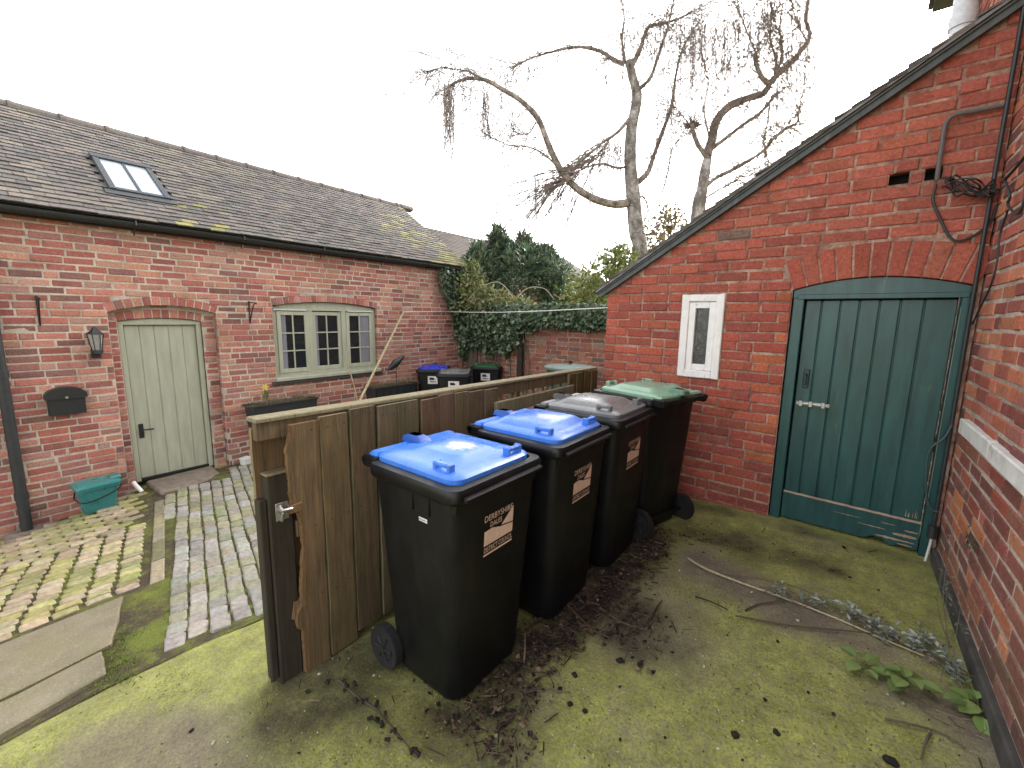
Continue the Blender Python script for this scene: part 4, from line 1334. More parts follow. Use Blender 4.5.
        if sticker == 'beige':
            put_text(mb, 'DERBYSHIRE', -.004, z1 - .022, .185, .026, front_face, lift=.0035)
            put_text(mb, 'DALES', -.022, z1 - .055, .075, .022, front_face, lift=.0035)
            put_text(mb, 'DISTRICT COUNCIL', 0, z0 + .026, .186, .022, front_face, lift=.0035)
            mb.build('lettering', [M['sticker']], st)
        else:
            for (a, b_, c_, d_) in ((-.06, .02, .79, .84), (-.05, .06, .75, .77), (-.0, .06, .80, .81)):
                mb.add([front_face(x, z, .0035) for x, z in ((a, c_), (b_, c_), (b_, d_ - .01), (a, d_))], [(0, 1, 2, 3)], 0)
            mb.build('print', [M['sticker_black']], st)
    if plate:
        mb = MB()
        def side(x, z, lift):
            t = (z - .03) / .9; return (-(.226 + .050*t) - lift, -x, z)
        mb.add([side(x, z, .002) for x, z in ((.060, .800), (.11, .800), (.11, .817), (.060, .817))], [(3, 2, 1, 0)])
        pl = mb.build('number_plate', [M['sticker_white']], b)
        mb = MB(); put_text(mb, '023451', .085, .8085, .042, .010, side, 0, .0035); mb.build('lettering', [M['sticker_black']], pl)
    return b
def place(b, x, y, rz, dz=0, tilt=(0, 0)):
    b.scale = (1.0, 1.0, 1.035)
    b.location = (x, y, gz(x, y) + dz); b.rotation_euler = (tilt[0], tilt[1], rz)
GB = 'wheelie bins lined up along the fence'
b1 = make_bin('nearest black wheelie bin, blue lid, small white number plate on its side', 'lid_blue', GB, plate=True)
place(b1, 4.91, .205, PI/2 - .01)
b2 = make_bin('black wheelie bin with a blue lid between the nearest bin and the grey lidded one', 'lid_blue', GB, plateau=.4)
place(b2, 4.96, .85, PI/2 - .0, .004)
b3 = make_bin('black wheelie bin with a faded grey black lid beside the fence', 'lid_grey', GB, plateau=.4)
place(b3, 5.0, 1.455, PI/2 - .0, .0)
b4 = make_bin('black wheelie bin with a pale green lid and its wheels turned outward', 'lid_green', GB, sticker=None, plateau=.4)
place(b4, 5.10, 2.03, -PI/2 - .29, .0)
GR = 'wheelie bins in the far corner by the ivy'
b5 = make_bin('black wheelie bin with a bright violet blue lid in the far corner', 'lid_deepblue', GR, 'white')
b6 = make_bin('black wheelie bin with a black lid in the far corner', 'lid_grey', GR, 'white')
b7 = make_bin('black wheelie bin with a dark green lid against the ivy covered wall', 'lid_darkgreen', GR, 'white')

def cam_place(x, y, z):                 # world point at height z under a pixel of the photograph
    d = ray(x, y); return CAM + d * ((z - CAM.z) / d.z)
for b, (px, py, z, rz) in ((b5, (434, 364, .62, .75)), (b6, (455, 368, .62, .70)), (b7, (489, 362, .62, .45))):
    p = cam_place(px, py, z); b.location = (p.x, p.y, p.z - 1.05); b.rotation_euler = (0, 0, rz)

# ------------------------------------------------------------------ small things at the left house
def on_left(x, y, n=0):
    d = ray(x, y); return CAM + d * ((n - CAM.x) / d.x)
# wall lamp
L0 = thing('wall_lamp', (0, -.215, 1.0), PI/2, 'small black carriage lantern fixed left of the sage door', 'lamp')
mb = MB()
mb.box(-.045, .045, -.014, 0, .0, .11, ch=.006); mb.tube([(0, -.01, .05), (0, -.08, .04), (0, -.10, .07)], .011, 8); mb.tube([(0, -.10, .06), (0, -.10, .10)], .05, 6)
mb.loft([[(.085*math.cos(a), -.10 + .085*math.sin(a), .285) for a in [2*PI*k/6 for k in range(6)]], [(.03*math.cos(a), -.10 + .03*math.sin(a), .335) for a in [2*PI*k/6 for k in range(6)]], [(.012*math.cos(a), -.10 + .012*math.sin(a), .365) for a in [2*PI*k/6 for k in range(6)]]], smooth=False)
for k in range(6):
    a = 2*PI*k/6; mb.tube([(.045*math.cos(a), -.10 + .045*math.sin(a), .10), (.075*math.cos(a), -.10 + .075*math.sin(a), .288)], .006, 4)
mb.build('lantern', [M['black_metal']], L0)
mb = MB(); mb.loft([[(.040*math.cos(a), -.10 + .040*math.sin(a), .101) for a in [2*PI*k/6 for k in range(6)]], [(.070*math.cos(a), -.10 + .070*math.sin(a), .284) for a in [2*PI*k/6 for k in range(6)]]], smooth=False)
mb.build('lamp_glass', [M['lamp_glass']], L0)
L0.scale = (.86, .86, .9)
# post box
L1 = thing('letter_box', (0, -.487, .45), PI/2, 'black arched top letter box on the brick wall below the lantern', 'letter box')
def arch_prof(w, z0, zs, rise, n=12): return [(-w, z0), (w, z0)] + [(w * math.cos(PI*k/n), zs + rise * math.sin(PI*k/n)) for k in range(n + 1)]
mb = MB()
pf = arch_prof(.135, 0, .19, .075)
mb.loft([[(x * s_, y, .1 + (z - .1) * s_) for x, z in pf] for (y, s_) in ((0, 1), (-.09, 1), (-.098, .96))], smooth=False)
mb.build('body', [M['black_metal']], L1)
mb = MB()
pf = arch_prof(.152, .165, .195, .085)
mb.loft([[(x, y, z) for x, z in pf] for y in (0.002, -.112)], smooth=False)
mb.build('lid', [M['black_metal']], L1)
mb = MB(); mb.tube([(0, -.112, .178), (0, -.120, .178)], .012, 10); mb.build('lock', [M['grey_metal']], L1)
# brackets
for (u, z, lab) in ((-.585, 1.34, 'black hanging basket bracket high on the brick above the letter box'), (1.31, 1.36, 'black hanging basket bracket between the sage door and the window')):
    mb = MB()
    mb.box(-.008, .008, -.006, 0, 0, .29)
    mb.tube(smooth_pts([(0, -.004, .02), (0, -.05, .10), (0, -.13, .22), (0, -.20, .265), (0, -.23, .25)]), .007, 6)
    mb.tube([(0, -.004, .275), (0, -.14, .272), (0, -.235, .262)], .006, 6)
    tag(mb.build('basket_bracket', [M['black_metal']], None, (0, u, z), PI/2), lab, 'bracket', 'hanging basket brackets')
# food caddy
cx_, cy_ = .19, -.375
CD = thing('food_caddy', (cx_, cy_, gz(cx_, cy_) + .02), PI/2 + .06, 'teal plastic food waste caddy with closed lid on the pavers below the letter box', 'caddy')
mb = MB(); mb.loft([rrect(.105, -.07, .085, 0, .02), rrect(.112, -.078, .09, .03, .02), rrect(.113, -.079, .09, .034, .02), rrect(.135, -.10, .105, .215, .025), rrect(.15, -.115, .115, .218, .025), rrect(.15, -.115, .115, .235, .025)])
mb.build('body', [M['caddy']], CD)
mb = MB(); mb.loft([rrect(.155, -.12, .12, .236, .03), rrect(.158, -.123, .123, .242, .03), rrect(.156, -.12, .12, .256, .03), rrect(.13, -.095, .10, .270, .03)]); mb.box(.09, .175, -.05, .05, .25, .285, ch=.01)
mb.build('lid', [M['caddy']], CD)
mb = MB(); mb.tube(smooth_pts([(-.14, -.02, .225), (-.165, -.10, .17), (-.10, -.135, .125), (.05, -.145, .16), (.14, -.13, .205), (.155, -.02, .225)]), .006, 6)
mb.build('handle', [M['bin']], CD)
CD.scale = (1.14, 1.14, 1.16)
# white pipe stub and brick by the door
mb = MB()
p = hit(139, 494)
mb.tube([(.01, -.045, -.43), (.05, -.035, -.46), (.12, 0.0, -.53)], .022, 10)
tag(mb.build('waste_pipe', [M['white_paint']]), 'short white waste pipe sticking out beside the sage door', 'pipe')
mb = MB(); mb.box(-.05, .05, -.06, .06, 0, .10, ch=.008, jit=.008)
tag(mb.build('stone_block', [M['white_stone']], None, (.10, 1.09, gz(.1, 1.09) - .005), .3), 'small pale stone block on the ground right of the sage door', 'stone')

# planters on stands below the window
def planter(u0, u1, x, ztop, label, legs):
    uc = (u0 + u1) / 2; h = (u1 - u0) / 2; zg = gz(x, uc)
    t = thing('planter_trough', (x, uc, zg), PI/2, label, 'planter', 'black trough planters along the house wall')
    T = ztop - zg
    mb = MB()
    mb.loft([rrect(h - .03, -.11, .11, T - .30, .02), rrect(h - .01, -.125, .125, T - .02, .02), rrect(h + .01, -.14, .14, T - .018, .02), rrect(h + .01, -.14, .14, T, .02), rrect(h - .015, -.12, .12, T, .02), rrect(h - .02, -.115, .115, T - .04, .02)], cap1=False, smooth=False)
    mb.build('trough', [M['black_pipe']], t)
    n = 24; vs_, fs_ = [], []
    for i in range(n + 1):
        for j in range(7):
            xx = -h + .018 + (2*h - .036) * i / n; yy = -.115 + .23 * j / 6
            ed_ = min(i, n - i, 6) / 6 * min(j, 6 - j, 2) / 2
            vs_.append((xx, yy, T - .03 + ed_ * (.03 + .05 * abs(fbm((xx*4, yy*4, 1), 4)))))
    for i in range(n):
        for j in range(6): fs_.append((i*7+j, (i+1)*7+j, (i+1)*7+j+1, i*7+j+1))
    mb = MB(); mb.add(vs_, fs_, 0)
    for k in range(180):
        xx, yy = rnd.uniform(-h+.03, h-.03), rnd.uniform(-.1, .1); zz = T + rnd.uniform(-.01, .03)
        a = rnd.uniform(0, 6.28)
        c = rnd.choice([(.16, .12, .07), (.09, .09, .03), (.12, .08, .05), (.20, .17, .10)])
        mb.tube([(xx, yy, zz), (xx + math.cos(a)*.05, yy + math.sin(a)*.04, zz + rnd.uniform(-.01, .04)), (xx + math.cos(a)*.10, yy + math.sin(a)*.07, zz + rnd.uniform(-.03, .03))], .0022, 3, 1, c)
    mb.build('soil', [M['soil'], M['twig']], t)
    if legs:
        mb = MB()
        for xx in (-h + .06, h - .06):
            for yy in (-.09, .09): mb.box(xx - .012, xx + .012, yy - .012, yy + .012, -.02, T - .15)
        for z_ in (.12, T - .22):
            mb.box(-h + .06, h - .06, -.10, -.085, z_, z_ + .02)
        for k in range(7): 
            xx = -h + .06 + (2*h - .12) * k / 6; mb.tube([(xx, -.13, T - .03), (xx, -.125, T - .19)], .005, 5)
        mb.build('stand', [M['black_metal']], t)
    else:
        for xx in (-h + .12, h - .12):
            mb = MB(); mb.tube([(xx, .165, T - .45), (xx, .16, T - .31), (xx, -.12, T - .305)], .008, 6); mb.tube([(xx, .16, T - .43), (xx, -.08, T - .31)], .006, 6); mb.build('bracket', [M['black_metal']], t)
    return t
zt1 = on_left(281, 401, .17).z
planter(on_left(247, 406, .17).y, on_left(314, 397, .17).y, .17, zt1, 'black trough planter of soil by the wall below the left half of the window', False)
zt2 = on_left(392, 384.5, .32).z
planter(on_left(369, 396, .32).y, on_left(414, 386, .32).y, .32, zt2, 'black trough planter with dead stems on a stand right of the window', True)
# cane, stem, daffodil, bird ornament
mb = MB(); a = on_left(404, 311, .10); b = at(358, 404, (on_left(358, 404, .75) - CAM).dot(AXF)); b2_ = a + (b - a) * 1.25
mb.tube([a, (a + b) / 2 + Vector((0, .01, .01)), b2_], [.014, .018, .020], 8)
tag(mb.build('garden_cane', [M['bamboo']]), 'long pale cane leaning against the house wall right of the window', 'cane')
mb = MB()
pts = [on_left(x, y, .35 + .02*i) for i, (x, y) in enumerate(((346, 358), (350, 372), (354, 385), (357, 400), (359, 415)))]
mb.tube(smooth_pts(pts), .009, 6)
tag(mb.build('garden_cane', [M['bamboo']]), 'short thin brown stick in front of the casement window', 'cane')
mb = MB()
p0 = on_left(267, 401, .17)
for k in range(7):
    a = rnd.uniform(-.5, .5); pt = p0 + Vector((rnd.uniform(-.02, .02), rnd.uniform(-.04, .04), 0))
    mb.leaf(pt, (rnd.uniform(-.2, .2), a * .5, 1), (1, .2, .1), rnd.uniform(.12, .2), .016, 0, (.09, .16, .03))
mb.tube([p0, p0 + Vector((.01, -.02, .14)), p0 + Vector((.02, -.03, .20))], .004, 5, 0, (.10, .17, .04))
h_ = p0 + Vector((.03, -.03, .20))
for k in range(6):
    a = 2*PI*k/6; mb.leaf(h_, (.3, math.cos(a), math.sin(a)), (1, 0, 0), .055, .03, 0, (.75, .58, .12))
mb.tube([h_, h_ + Vector((.035, 0, 0))], [.012, .018], 8, 0, (.78, .50, .06))
tag(mb.build('daffodil', [M['leaf']]), 'single yellow daffodil in the trough below the window', 'flower')
mb = MB()                                        # crow-like black ornament on a stake
c0 = on_left(396, 363, .36)
rings = []
axis_d = Vector((0, .84, .54)).normalized(); sd = Vector((1, 0, 0)); up_ = axis_d.cross(sd) * -1
for t, w, hh in ((-.20, .006, .006), (-.15, .03, .03), (-.08, .05, .055), (.0, .05, .07), (.08, .035, .05), (.13, .028, .035), (.17, .02, .03), (.21, .004, .006)):
    c_ = c0 + axis_d * t
    rings.append([c_ + sd * math.cos(2*PI*k/10) * w + up_ * math.sin(2*PI*k/10) * hh for k in range(10)])
mb.loft(rings, 0)
mb.tube([c0, c0 - Vector((0, 0, .45))], .006, 6)
tag(mb.build('garden_ornament', [M['black_metal']]), 'black tapering ornament on a thin stake above the far planter', 'ornament')
mb = MB()
pts = [on_left(x, y, .34) for x, y in ((397, 366), (402, 372), (408, 384), (411, 392))]
mb.tube(smooth_pts(pts), .006, 5, 0, (.35, .28, .18))
pts = [on_left(x, y, .30) for x, y in ((384, 392), (383, 380), (386, 372))]
mb.tube(smooth_pts(pts), .005, 5, 0, (.3, .24, .15))
tag(mb.build('dead_stem', [M['twig']]), 'dry pale stems bending out of the far planter', 'stem')
# water butt with a round lid, glimpsed over the fence
TB = at(570, 366, 5.75)
TT = thing('water_butt', (TB.x, TB.y, gz(TB.x, TB.y)), 0, 'grey green round water butt lid with a small knob seen over the fence', 'water butt')
H_ = TB.z - gz(TB.x, TB.y)
def circ(r_, z_, n=32): return [(r_*math.cos(2*PI*k/n), r_*math.sin(2*PI*k/n), z_) for k in range(n)]
mb = MB(); mb.loft([circ(.27, 0), circ(.31, H_*.3), circ(.32, H_*.6), circ(.30, H_ - .03)], 0)
mb.build('barrel', [m_plain('dark_green_barrel', (.03, .05, .04), .6, .2, 14)], TT)
mb = MB(); mb.loft([circ(.33, H_ - .045), circ(.345, H_ - .035), circ(.345, H_ - .01), circ(.32, H_), circ(.12, H_ + .018), circ(.02, H_ + .022)], 0)
wlid = mb.build('lid', [m_plain('grey_green_plastic', (.10, .135, .115), .6, .2, 14)], TT)
mb = MB(); mb.tube([(0, 0, H_ + .03), (0, 0, H_ + .075)], .025, 10); mb.build('knob', [M['black_pipe']], wlid)
# washing line
mb = MB()
a = on_left(446, 311.5, .0); b = Vector(G3(-1.48, -.3, 0)); b = at(609, 307.5, (on_gable(609, 307.5, 0) - CAM).dot(AXF) + .1)
c0 = on_left(404, 312, .02)
mb.tube([c0, a + Vector((.02, 0, 0))] + [a + (b - a) * t + Vector((.02, 0, -.03 * math.sin(PI * t))) for t in (.25, .5, .75, 1)], .0045, 6)
tag(mb.build('washing_line', [M['line']]), 'thin white washing line stretched across the yard below the ivy', 'washing line')

# ------------------------------------------------------------------ plants
def ivy_cloud(mb, n, pf, out, size, cols, hang=.6):
    for _ in range(n):
        p = pf()
        if p is None: continue
        o = Vector(out) + Vector((rnd.gauss(0, .45), rnd.gauss(0, .45), rnd.gauss(.2, .45)))
        d = Vector((rnd.gauss(0, .6), rnd.gauss(0, .6), -hang + rnd.gauss(0, .5)))
        s_ = size * rnd.uniform(.6, 1.3)
        mb.leaf(p, d, o, s_, s_ * rnd.uniform(.75, 1.0), 0, jitc(rnd.choice(cols), .25), fold=rnd.uniform(-.2, .3))
IV = [(.034, .066, .032), (.05, .088, .04), (.075, .115, .05), (.042, .074, .042), (.13, .17, .09), (.20, .23, .16)]
iv = thing('ivy', (1.9, 5.2, -.45), 0, 'dark glossy ivy draped over the back wall behind the far bins', 'ivy')
def iv_p():
    t = rnd.random() ** .85
    x = -.0 + 3.65 * t
    lo = 1.05
    if x < .3: lo = .75
    elif x < 1.6: lo = .80 + .25 * fbm((x*2.2, 0, 3), 3) + .1 * abs(x - 1.0)
    elif x < 1.9: lo = 1.25
    else: lo = 1.33
    z = lo + (1.74 + .06*fbm((x*3, 1, 1)) - lo) * rnd.random() ** .8
    bulge = .10 + .18 * math.sin(clamp((z - lo) / (1.75 - lo)) * PI) * (1 if x < 1.7 else .4)
    return Vector((x - 1.9, 5.3 - 5.2 - rnd.uniform(.02, bulge) - .02, z + .45))
mb = MB(); ivy_cloud(mb, 5200, iv_p, (.2, -1, .3), .075, IV)
for k in range(16):
    x0 = rnd.uniform(-1.7, -.3); mb.tube(smooth_pts([(x0, .09, rnd.uniform(0, .6)), (x0 + rnd.uniform(-.2, .2), .08, 1.2), (x0 + rnd.uniform(-.3, .3), .06, 1.9)]), .009, 5, 1, (.10, .08, .06))
mb.build('foliage', [M['ivy'], M['twig']], iv)
iv2 = thing('ivy', (.05, 5.0, -.45), 0, 'dark ivy climbing the far corner of the house up to the gutter', 'ivy')
def iv2_p():
    z = rnd.uniform(.65, 2.42); w = .20 + .62 * sstep(.9, 2.3, z)
    y = 5.36 - w * rnd.random() ** 1.2
    return Vector((.02 + rnd.uniform(0, .12), y - 5.0, z + .45))
mb = MB(); ivy_cloud(mb, 1900, iv2_p, (1, -.2, .3), .065, IV[:4])
mb.build('foliage', [M['ivy']], iv2)

def bush(name, label, cat, boxes, n, size, cols, trunk=None, long_=1.0, up=0.0, hang=0.0, thin=.5, group=None):
    """boxes: list of (centre, radii)"""
    c0 = boxes[0][0]
    t = thing(name, (c0.x, c0.y, -.5), 0, label, cat, group)
    base = Vector((c0.x, c0.y, -.5))
    mb = MB()
    for _ in range(n):
        c, r_ = rnd.choice(boxes)
        d = Vector((rnd.gauss(0, 1), rnd.gauss(0, 1), rnd.gauss(0, 1))).normalized()
        rad = rnd.random() ** .35
        rad *= 1 + .35 * fbm((d.x*2.2 + c.x, d.y*2.2 + c.y, d.z*2.2), 4)
        p = c + Vector((d.x*r_[0], d.y*r_[1], d.z*r_[2])) * rad
        o = d + Vector((rnd.gauss(0, .5), rnd.gauss(0, .5), rnd.gauss(0, .5)))
        dd = d * .8 + Vector((rnd.gauss(0, .6), rnd.gauss(0, .6), rnd.gauss(0, .6) + up - hang))
        s_ = size * rnd.uniform(.5, 1.4)
        mb.leaf(p - base, dd, o, s_ * long_, s_ * thin, 0, jitc(rnd.choice(cols), .3), fold=rnd.uniform(-.15, .25))
    mb.build('crown', [M['leaf']], t)
    mb = MB()
    for c, r_ in boxes[:4]:
        mb.tube(smooth_pts([(0, 0, 0), (c - base) * .5 + Vector((rnd.uniform(-.1, .1), 0, 0)), c - base]), [.07 - .05*i/12 for i in range(13)], 6, 0, (.10, .08, .06))
    mb.build('trunk', [M['twig']], t)
    return t
CON = [(.06, .105, .065), (.08, .13, .075), (.105, .16, .09), (.04, .078, .05), (.12, .15, .07)]
bx = []
for (px, py, dp, rx, rz_) in ((515, 285, 9.6, .85, .75), (488, 275, 9.7, .55, .55), (503, 258, 9.8, .34, .45), (530, 265, 9.6, .5, .40), (550, 275, 9.7, .5, .45), (478, 262, 9.9, .28, .40), (498, 245, 9.8, .14, .36), (524, 250, 9.7, .16, .30), (545, 258, 9.8, .20, .24), (470, 285, 9.8, .35, .5), (555, 300, 9.6, .4, .5)):
    bx.append((at(px, py, dp), (rx * .85, .7 if rx > .4 else .3, rz_)))
bush('conifer_tree', 'dark green bushy conifer standing behind the ivy wall', 'tree', bx, 17000, .105, CON, long_=1.35, up=.5, thin=.34)
bx = [(at(px, py, dp), (rx, .5, rz_)) for (px, py, dp, rx, rz_) in ((597, 290, 9.0, .55, .62), (585, 300, 8.8, .55, .5), (612, 272, 9.1, .42, .48), (622, 262, 9.2, .30, .35), (605, 300, 8.8, .6, .5))]
bush('shrub', 'light yellow green shrub behind the wall at the outbuilding eave', 'shrub', bx, 4200, .10, [(.16, .21, .05), (.22, .25, .07), (.11, .16, .045), (.25, .25, .10)], thin=.45, up=.3)
bx = [(at(px, py, dp), (rx, .4, rz_)) for (px, py, dp, rx, rz_) in ((470, 300, 8.6, .24, .5), (480, 300, 8.5, .36, .32), (494, 303, 8.5, .5, .25), (472, 282, 8.7, .18, .42), (512, 306, 8.4, .5, .18))]
bush('shrub', 'variegated cream and green shrub sprouting over the wall at the house corner', 'shrub', bx, 3200, .085, [(.16, .19, .06), (.24, .24, .10), (.10, .13, .04), (.30, .28, .15)], thin=.45, up=.3)
bx = [(at(px, py, dp), (rx, .4, rz_)) for (px, py, dp, rx, rz_) in ((660, 235, 11, .55, .6), (672, 222, 11, .35, .4), (650, 250, 10.5, .5, .5))]
bush('shrub', 'thin brown leaved shrub above the outbuilding roof between the birch trunks', 'shrub', bx, 900, .12, [(.16, .12, .05), (.12, .11, .05), (.20, .15, .06)], thin=.6)
mb = MB()
for arc in (((468, 300), (480, 288), (497, 282), (508, 290), (514, 300)), ((516, 300), (522, 292), (532, 287), (545, 289), (553, 298))):
    mb.tube(smooth_pts([at(x, y, 8.3) for x, y in arc]), .008, 5, 0, (.40, .36, .26))
tag(mb.build('bramble', [M['twig']]), 'two pale arching stems above the ivy in front of the conifer', 'stem')

# birches -------------------------------------------------------------
def limb(mb, pts, r0, r1, n=8, mat=0, c=(1, 1, 1)):
    P = smooth_pts(pts, 5); k = len(P)
    rr = [(r0 + (r1 - r0) * i / (k - 1)) * (1 + .10 * fbm((P[i].x*2, P[i].z*2, 1))) for i in range(k)]
    mb.tube(P, rr, n, mat, c); return P
def px_line(pl, dep, dj=.0):
    out = []; d = dep
    for i, (x, y) in enumerate(pl):
        out.append(at(x, y, d)); d += dj + rnd.uniform(-.08, .08)
    return out
def twig_at(mb, p, d, L, r, droop, lvl, col_):
    pts = [Vector(p)]; d = Vector(d).normalized(); n = 5
    for i in range(n):
        d = (d + Vector((rnd.gauss(0, .16), rnd.gauss(0, .16), rnd.gauss(0, .14) - droop))).normalized()
        pts.append(pts[-1] + d * (L / n))
    mb.tube(pts, [r * (1 - .75 * i / n) for i in range(n + 1)], 3, 0, col_, cap=False)
    if lvl > 0:
        for _ in range(rnd.choice((2, 3, 3, 4))):
            q = rnd.randint(1, n); dd = (pts[q] - pts[q-1]).normalized() + Vector((rnd.gauss(0, .6), rnd.gauss(0, .6), rnd.gauss(0, .45)))
            twig_at(mb, pts[q], dd, L * rnd.uniform(.4, .75), r * .6, droop * 1.3, lvl - 1, col_)
BR = (.8, .72, .66); TW = (.19, .15, .13)
def birch(label, base_px, dep, trunk_px, tr, limbs, twigf):
    t = thing('birch_tree', at(*base_px, dep), 0, label, 'tree', 'bare birches beyond the outbuilding')
    t.location.z = -.5; o = Vector(t.location)
    tp = px_line(trunk_px, dep); tp = [Vector((tp[0].x, tp[0].y, -.5))] + tp
    mb = MB(); limb(mb, [p - o for p in tp], tr * 1.25, tr * .55, 12, c=(1, 1, 1)); mb.build('trunk', [M['bark']], t)
    tw = MB(); P_all = []
    for (pl, r0, r1, dj, dens) in limbs:
        pp = px_line(pl, dep, dj); r0 *= 1.0; r1 *= 1.0; mb = MB(); P = limb(mb, [p - o for p in pp], r0, r1, 7, c=BR); mb.build('branch', [M['bark']], t)
        P_all.append((P, r0, r1, dens))
    for P, r0, r1, dens in P_all:
        for i in range(2, len(P)):
            for _ in range(8):
                if rnd.random() < dens * .95 * (.4 + .6 * i / len(P)):
                    d = (P[i] - P[i-1]).normalized() * .6 + Vector((rnd.gauss(0, .7), rnd.gauss(0, .7), rnd.gauss(.1, .6)))
                    twig_at(tw, P[i], d, rnd.uniform(.6, 1.6), .0068, .10, 2, jitc(TW, .2))
    twigf(tw, o, dep)
    tw.build('twigs', [M['twig']], t)
    return t
def hang_px(tw, o, dep, x0, x1, y0, y1, n, sl=0):
    for _ in range(n):
        x = rnd.uniform(x0, x1); yy = y0 + rnd.uniform(-4, 8); ye = yy + (y1 - y0) * rnd.uniform(.35, 1.0)
        d = dep + rnd.uniform(-.35, .35); pts = []
        for i in range(6):
            tt = i / 5; pts.append(at(x + sl * tt + rnd.uniform(-1.3, 1.3), yy + (ye - yy) * tt, d) - o)
        tw.tube(pts, [.007, .0065, .006, .0055, .005, .003], 3, 0, jitc(TW, .2), cap=False)
        for _k in range(5):
            q = rnd.randint(1, 5); twig_at(tw, pts[q], (rnd.gauss(0, .5), rnd.gauss(0, .5), -.7), rnd.uniform(.15, .4), .005, .2, 0, jitc(TW, .2))
def tw1(tw, o, dep):
    hang_px(tw, o, dep, 443, 456, 84, 172, 44); hang_px(tw, o, dep, 462, 472, 84, 140, 5); hang_px(tw, o, dep, 483, 489, 92, 142, 14)
    hang_px(tw, o, dep, 500, 504, 95, 130, 3); hang_px(tw, o, dep, 510, 530, 62, 95, 7); hang_px(tw, o, dep, 428, 442, 72, 100, 6)
    hang_px(tw, o, dep, 598, 622, 140, 185, 30); hang_px(tw, o, dep, 605, 612, 75, 105, 4); hang_px(tw, o, dep, 640, 690, 20, 90, 22); hang_px(tw, o, dep, 655, 680, 90, 170, 12); hang_px(tw, o, dep, 520, 600, 50, 90, 10); hang_px(tw, o, dep, 530, 600, 170, 240, 26); hang_px(tw, o, dep, 500, 580, 190, 250, 22, -14); hang_px(tw, o, dep, 600, 650, 30, 140, 26); hang_px(tw, o, dep, 640, 670, 130, 230, 12)
    for k in range(80):                         # fan of fine twigs sweeping down to the left
        a = rnd.random(); x0, y0 = 612 - 52 * a, 142 + 40 * a + rnd.gauss(0, 4); x1, y1 = x0 - 20 - 80 * rnd.random(), 190 + 60 * rnd.random()
        d = dep + rnd.uniform(-.4, .4)
        pts = [at(x0 + (x1 - x0) * t, y0 + (y1 - y0) * t ** 1.35 + rnd.uniform(-1, 1), d) - o for t in (0, .25, .5, .75, 1)]
        tw.tube(pts, [.011, .010, .009, .008, .005], 3, 0, jitc(TW, .2), cap=False)
        twig_at(tw, pts[3], pts[4] - pts[3] + Vector((0, 0, rnd.gauss(0, .2))), .4, .005, .12, 0, jitc(TW, .2))
birch('bare birch with weeping twigs and one long limb arching far to the left', (640, 262), 9.6,
      [(640, 262), (636, 230), (633, 195), (630, 160), (632, 125), (637, 98), (632, 75), (629, 62)], .150,
      [([(628, 203), (612, 204), (592, 198), (574, 186), (560, 169), (549, 146), (538, 119), (521, 101), (500, 88), (485, 80), (466, 79), (450, 86), (447, 96)], .095, .02, -.05, .3),
       ([(485, 80), (470, 72), (455, 69), (440, 68), (428, 72)], .018, .008, 0, .8),
       ([(624, 64), (614, 60), (600, 51), (578, 47), (555, 51), (532, 58), (512, 68)], .05, .012, .05, .7),
       ([(631, 66), (640, 50), (648, 28), (662, 24), (680, 18), (700, 8)], .06, .012, .1, .9),
       ([(635, 92), (650, 78), (660, 50), (668, 25), (676, -10)], .05, .012, -.08, .8),
       ([(625, 62), (622, 40), (624, 15), (618, -15)], .035, .010, .1, .9),
       ([(638, 182), (648, 172), (654, 155), (664, 128), (672, 105), (676, 75), (684, 45), (700, 20)], .065, .014, .12, .8),
       ([(630, 118), (618, 132), (602, 143), (585, 158), (572, 168)], .045, .014, -.1, .35),
       ([(634, 205), (642, 196), (648, 210), (640, 228)], .03, .010, -.05, .3),
       ([(632, 165), (618, 168), (604, 164), (590, 166), (575, 172), (560, 170)], .03, .012, -.1, .25),
       ([(536, 122), (528, 134), (514, 132)], .016, .008, 0, .9), ([(562, 172), (545, 155), (528, 147), (508, 145), (490, 137)], .022, .008, -.05, .6),
       ([(660, 200), (668, 172), (672, 150), (684, 130)], .02, .008, .1, .7)], tw1)
def tw2(tw, o, dep):
    hang_px(tw, o, dep, 690, 735, 25, 105, 50); hang_px(tw, o, dep, 715, 760, 15, 85, 26); hang_px(tw, o, dep, 775, 815, 40, 140, 30); hang_px(tw, o, dep, 735, 800, 0, 70, 30)
    for k in range(90):                         # tuft on the cut stub
        twig_at(tw, at(692, 126, dep) - o, (rnd.gauss(0, 1), rnd.gauss(0, 1), rnd.gauss(.2, .5)), rnd.uniform(.14, .36), .014, .0, 0, jitc(TW, .2))
    for k in range(110):
        x = rnd.uniform(745, 865); y = 200 - (x - 745) * .8 - rnd.uniform(0, 95)
        twig_at(tw, at(x, y, dep + rnd.uniform(-.3, .3)) - o, (rnd.gauss(.3, .5), rnd.gauss(0, .5), rnd.gauss(.2, .5)), rnd.uniform(.3, .8), .0065, .1, 2, jitc(TW, .2))
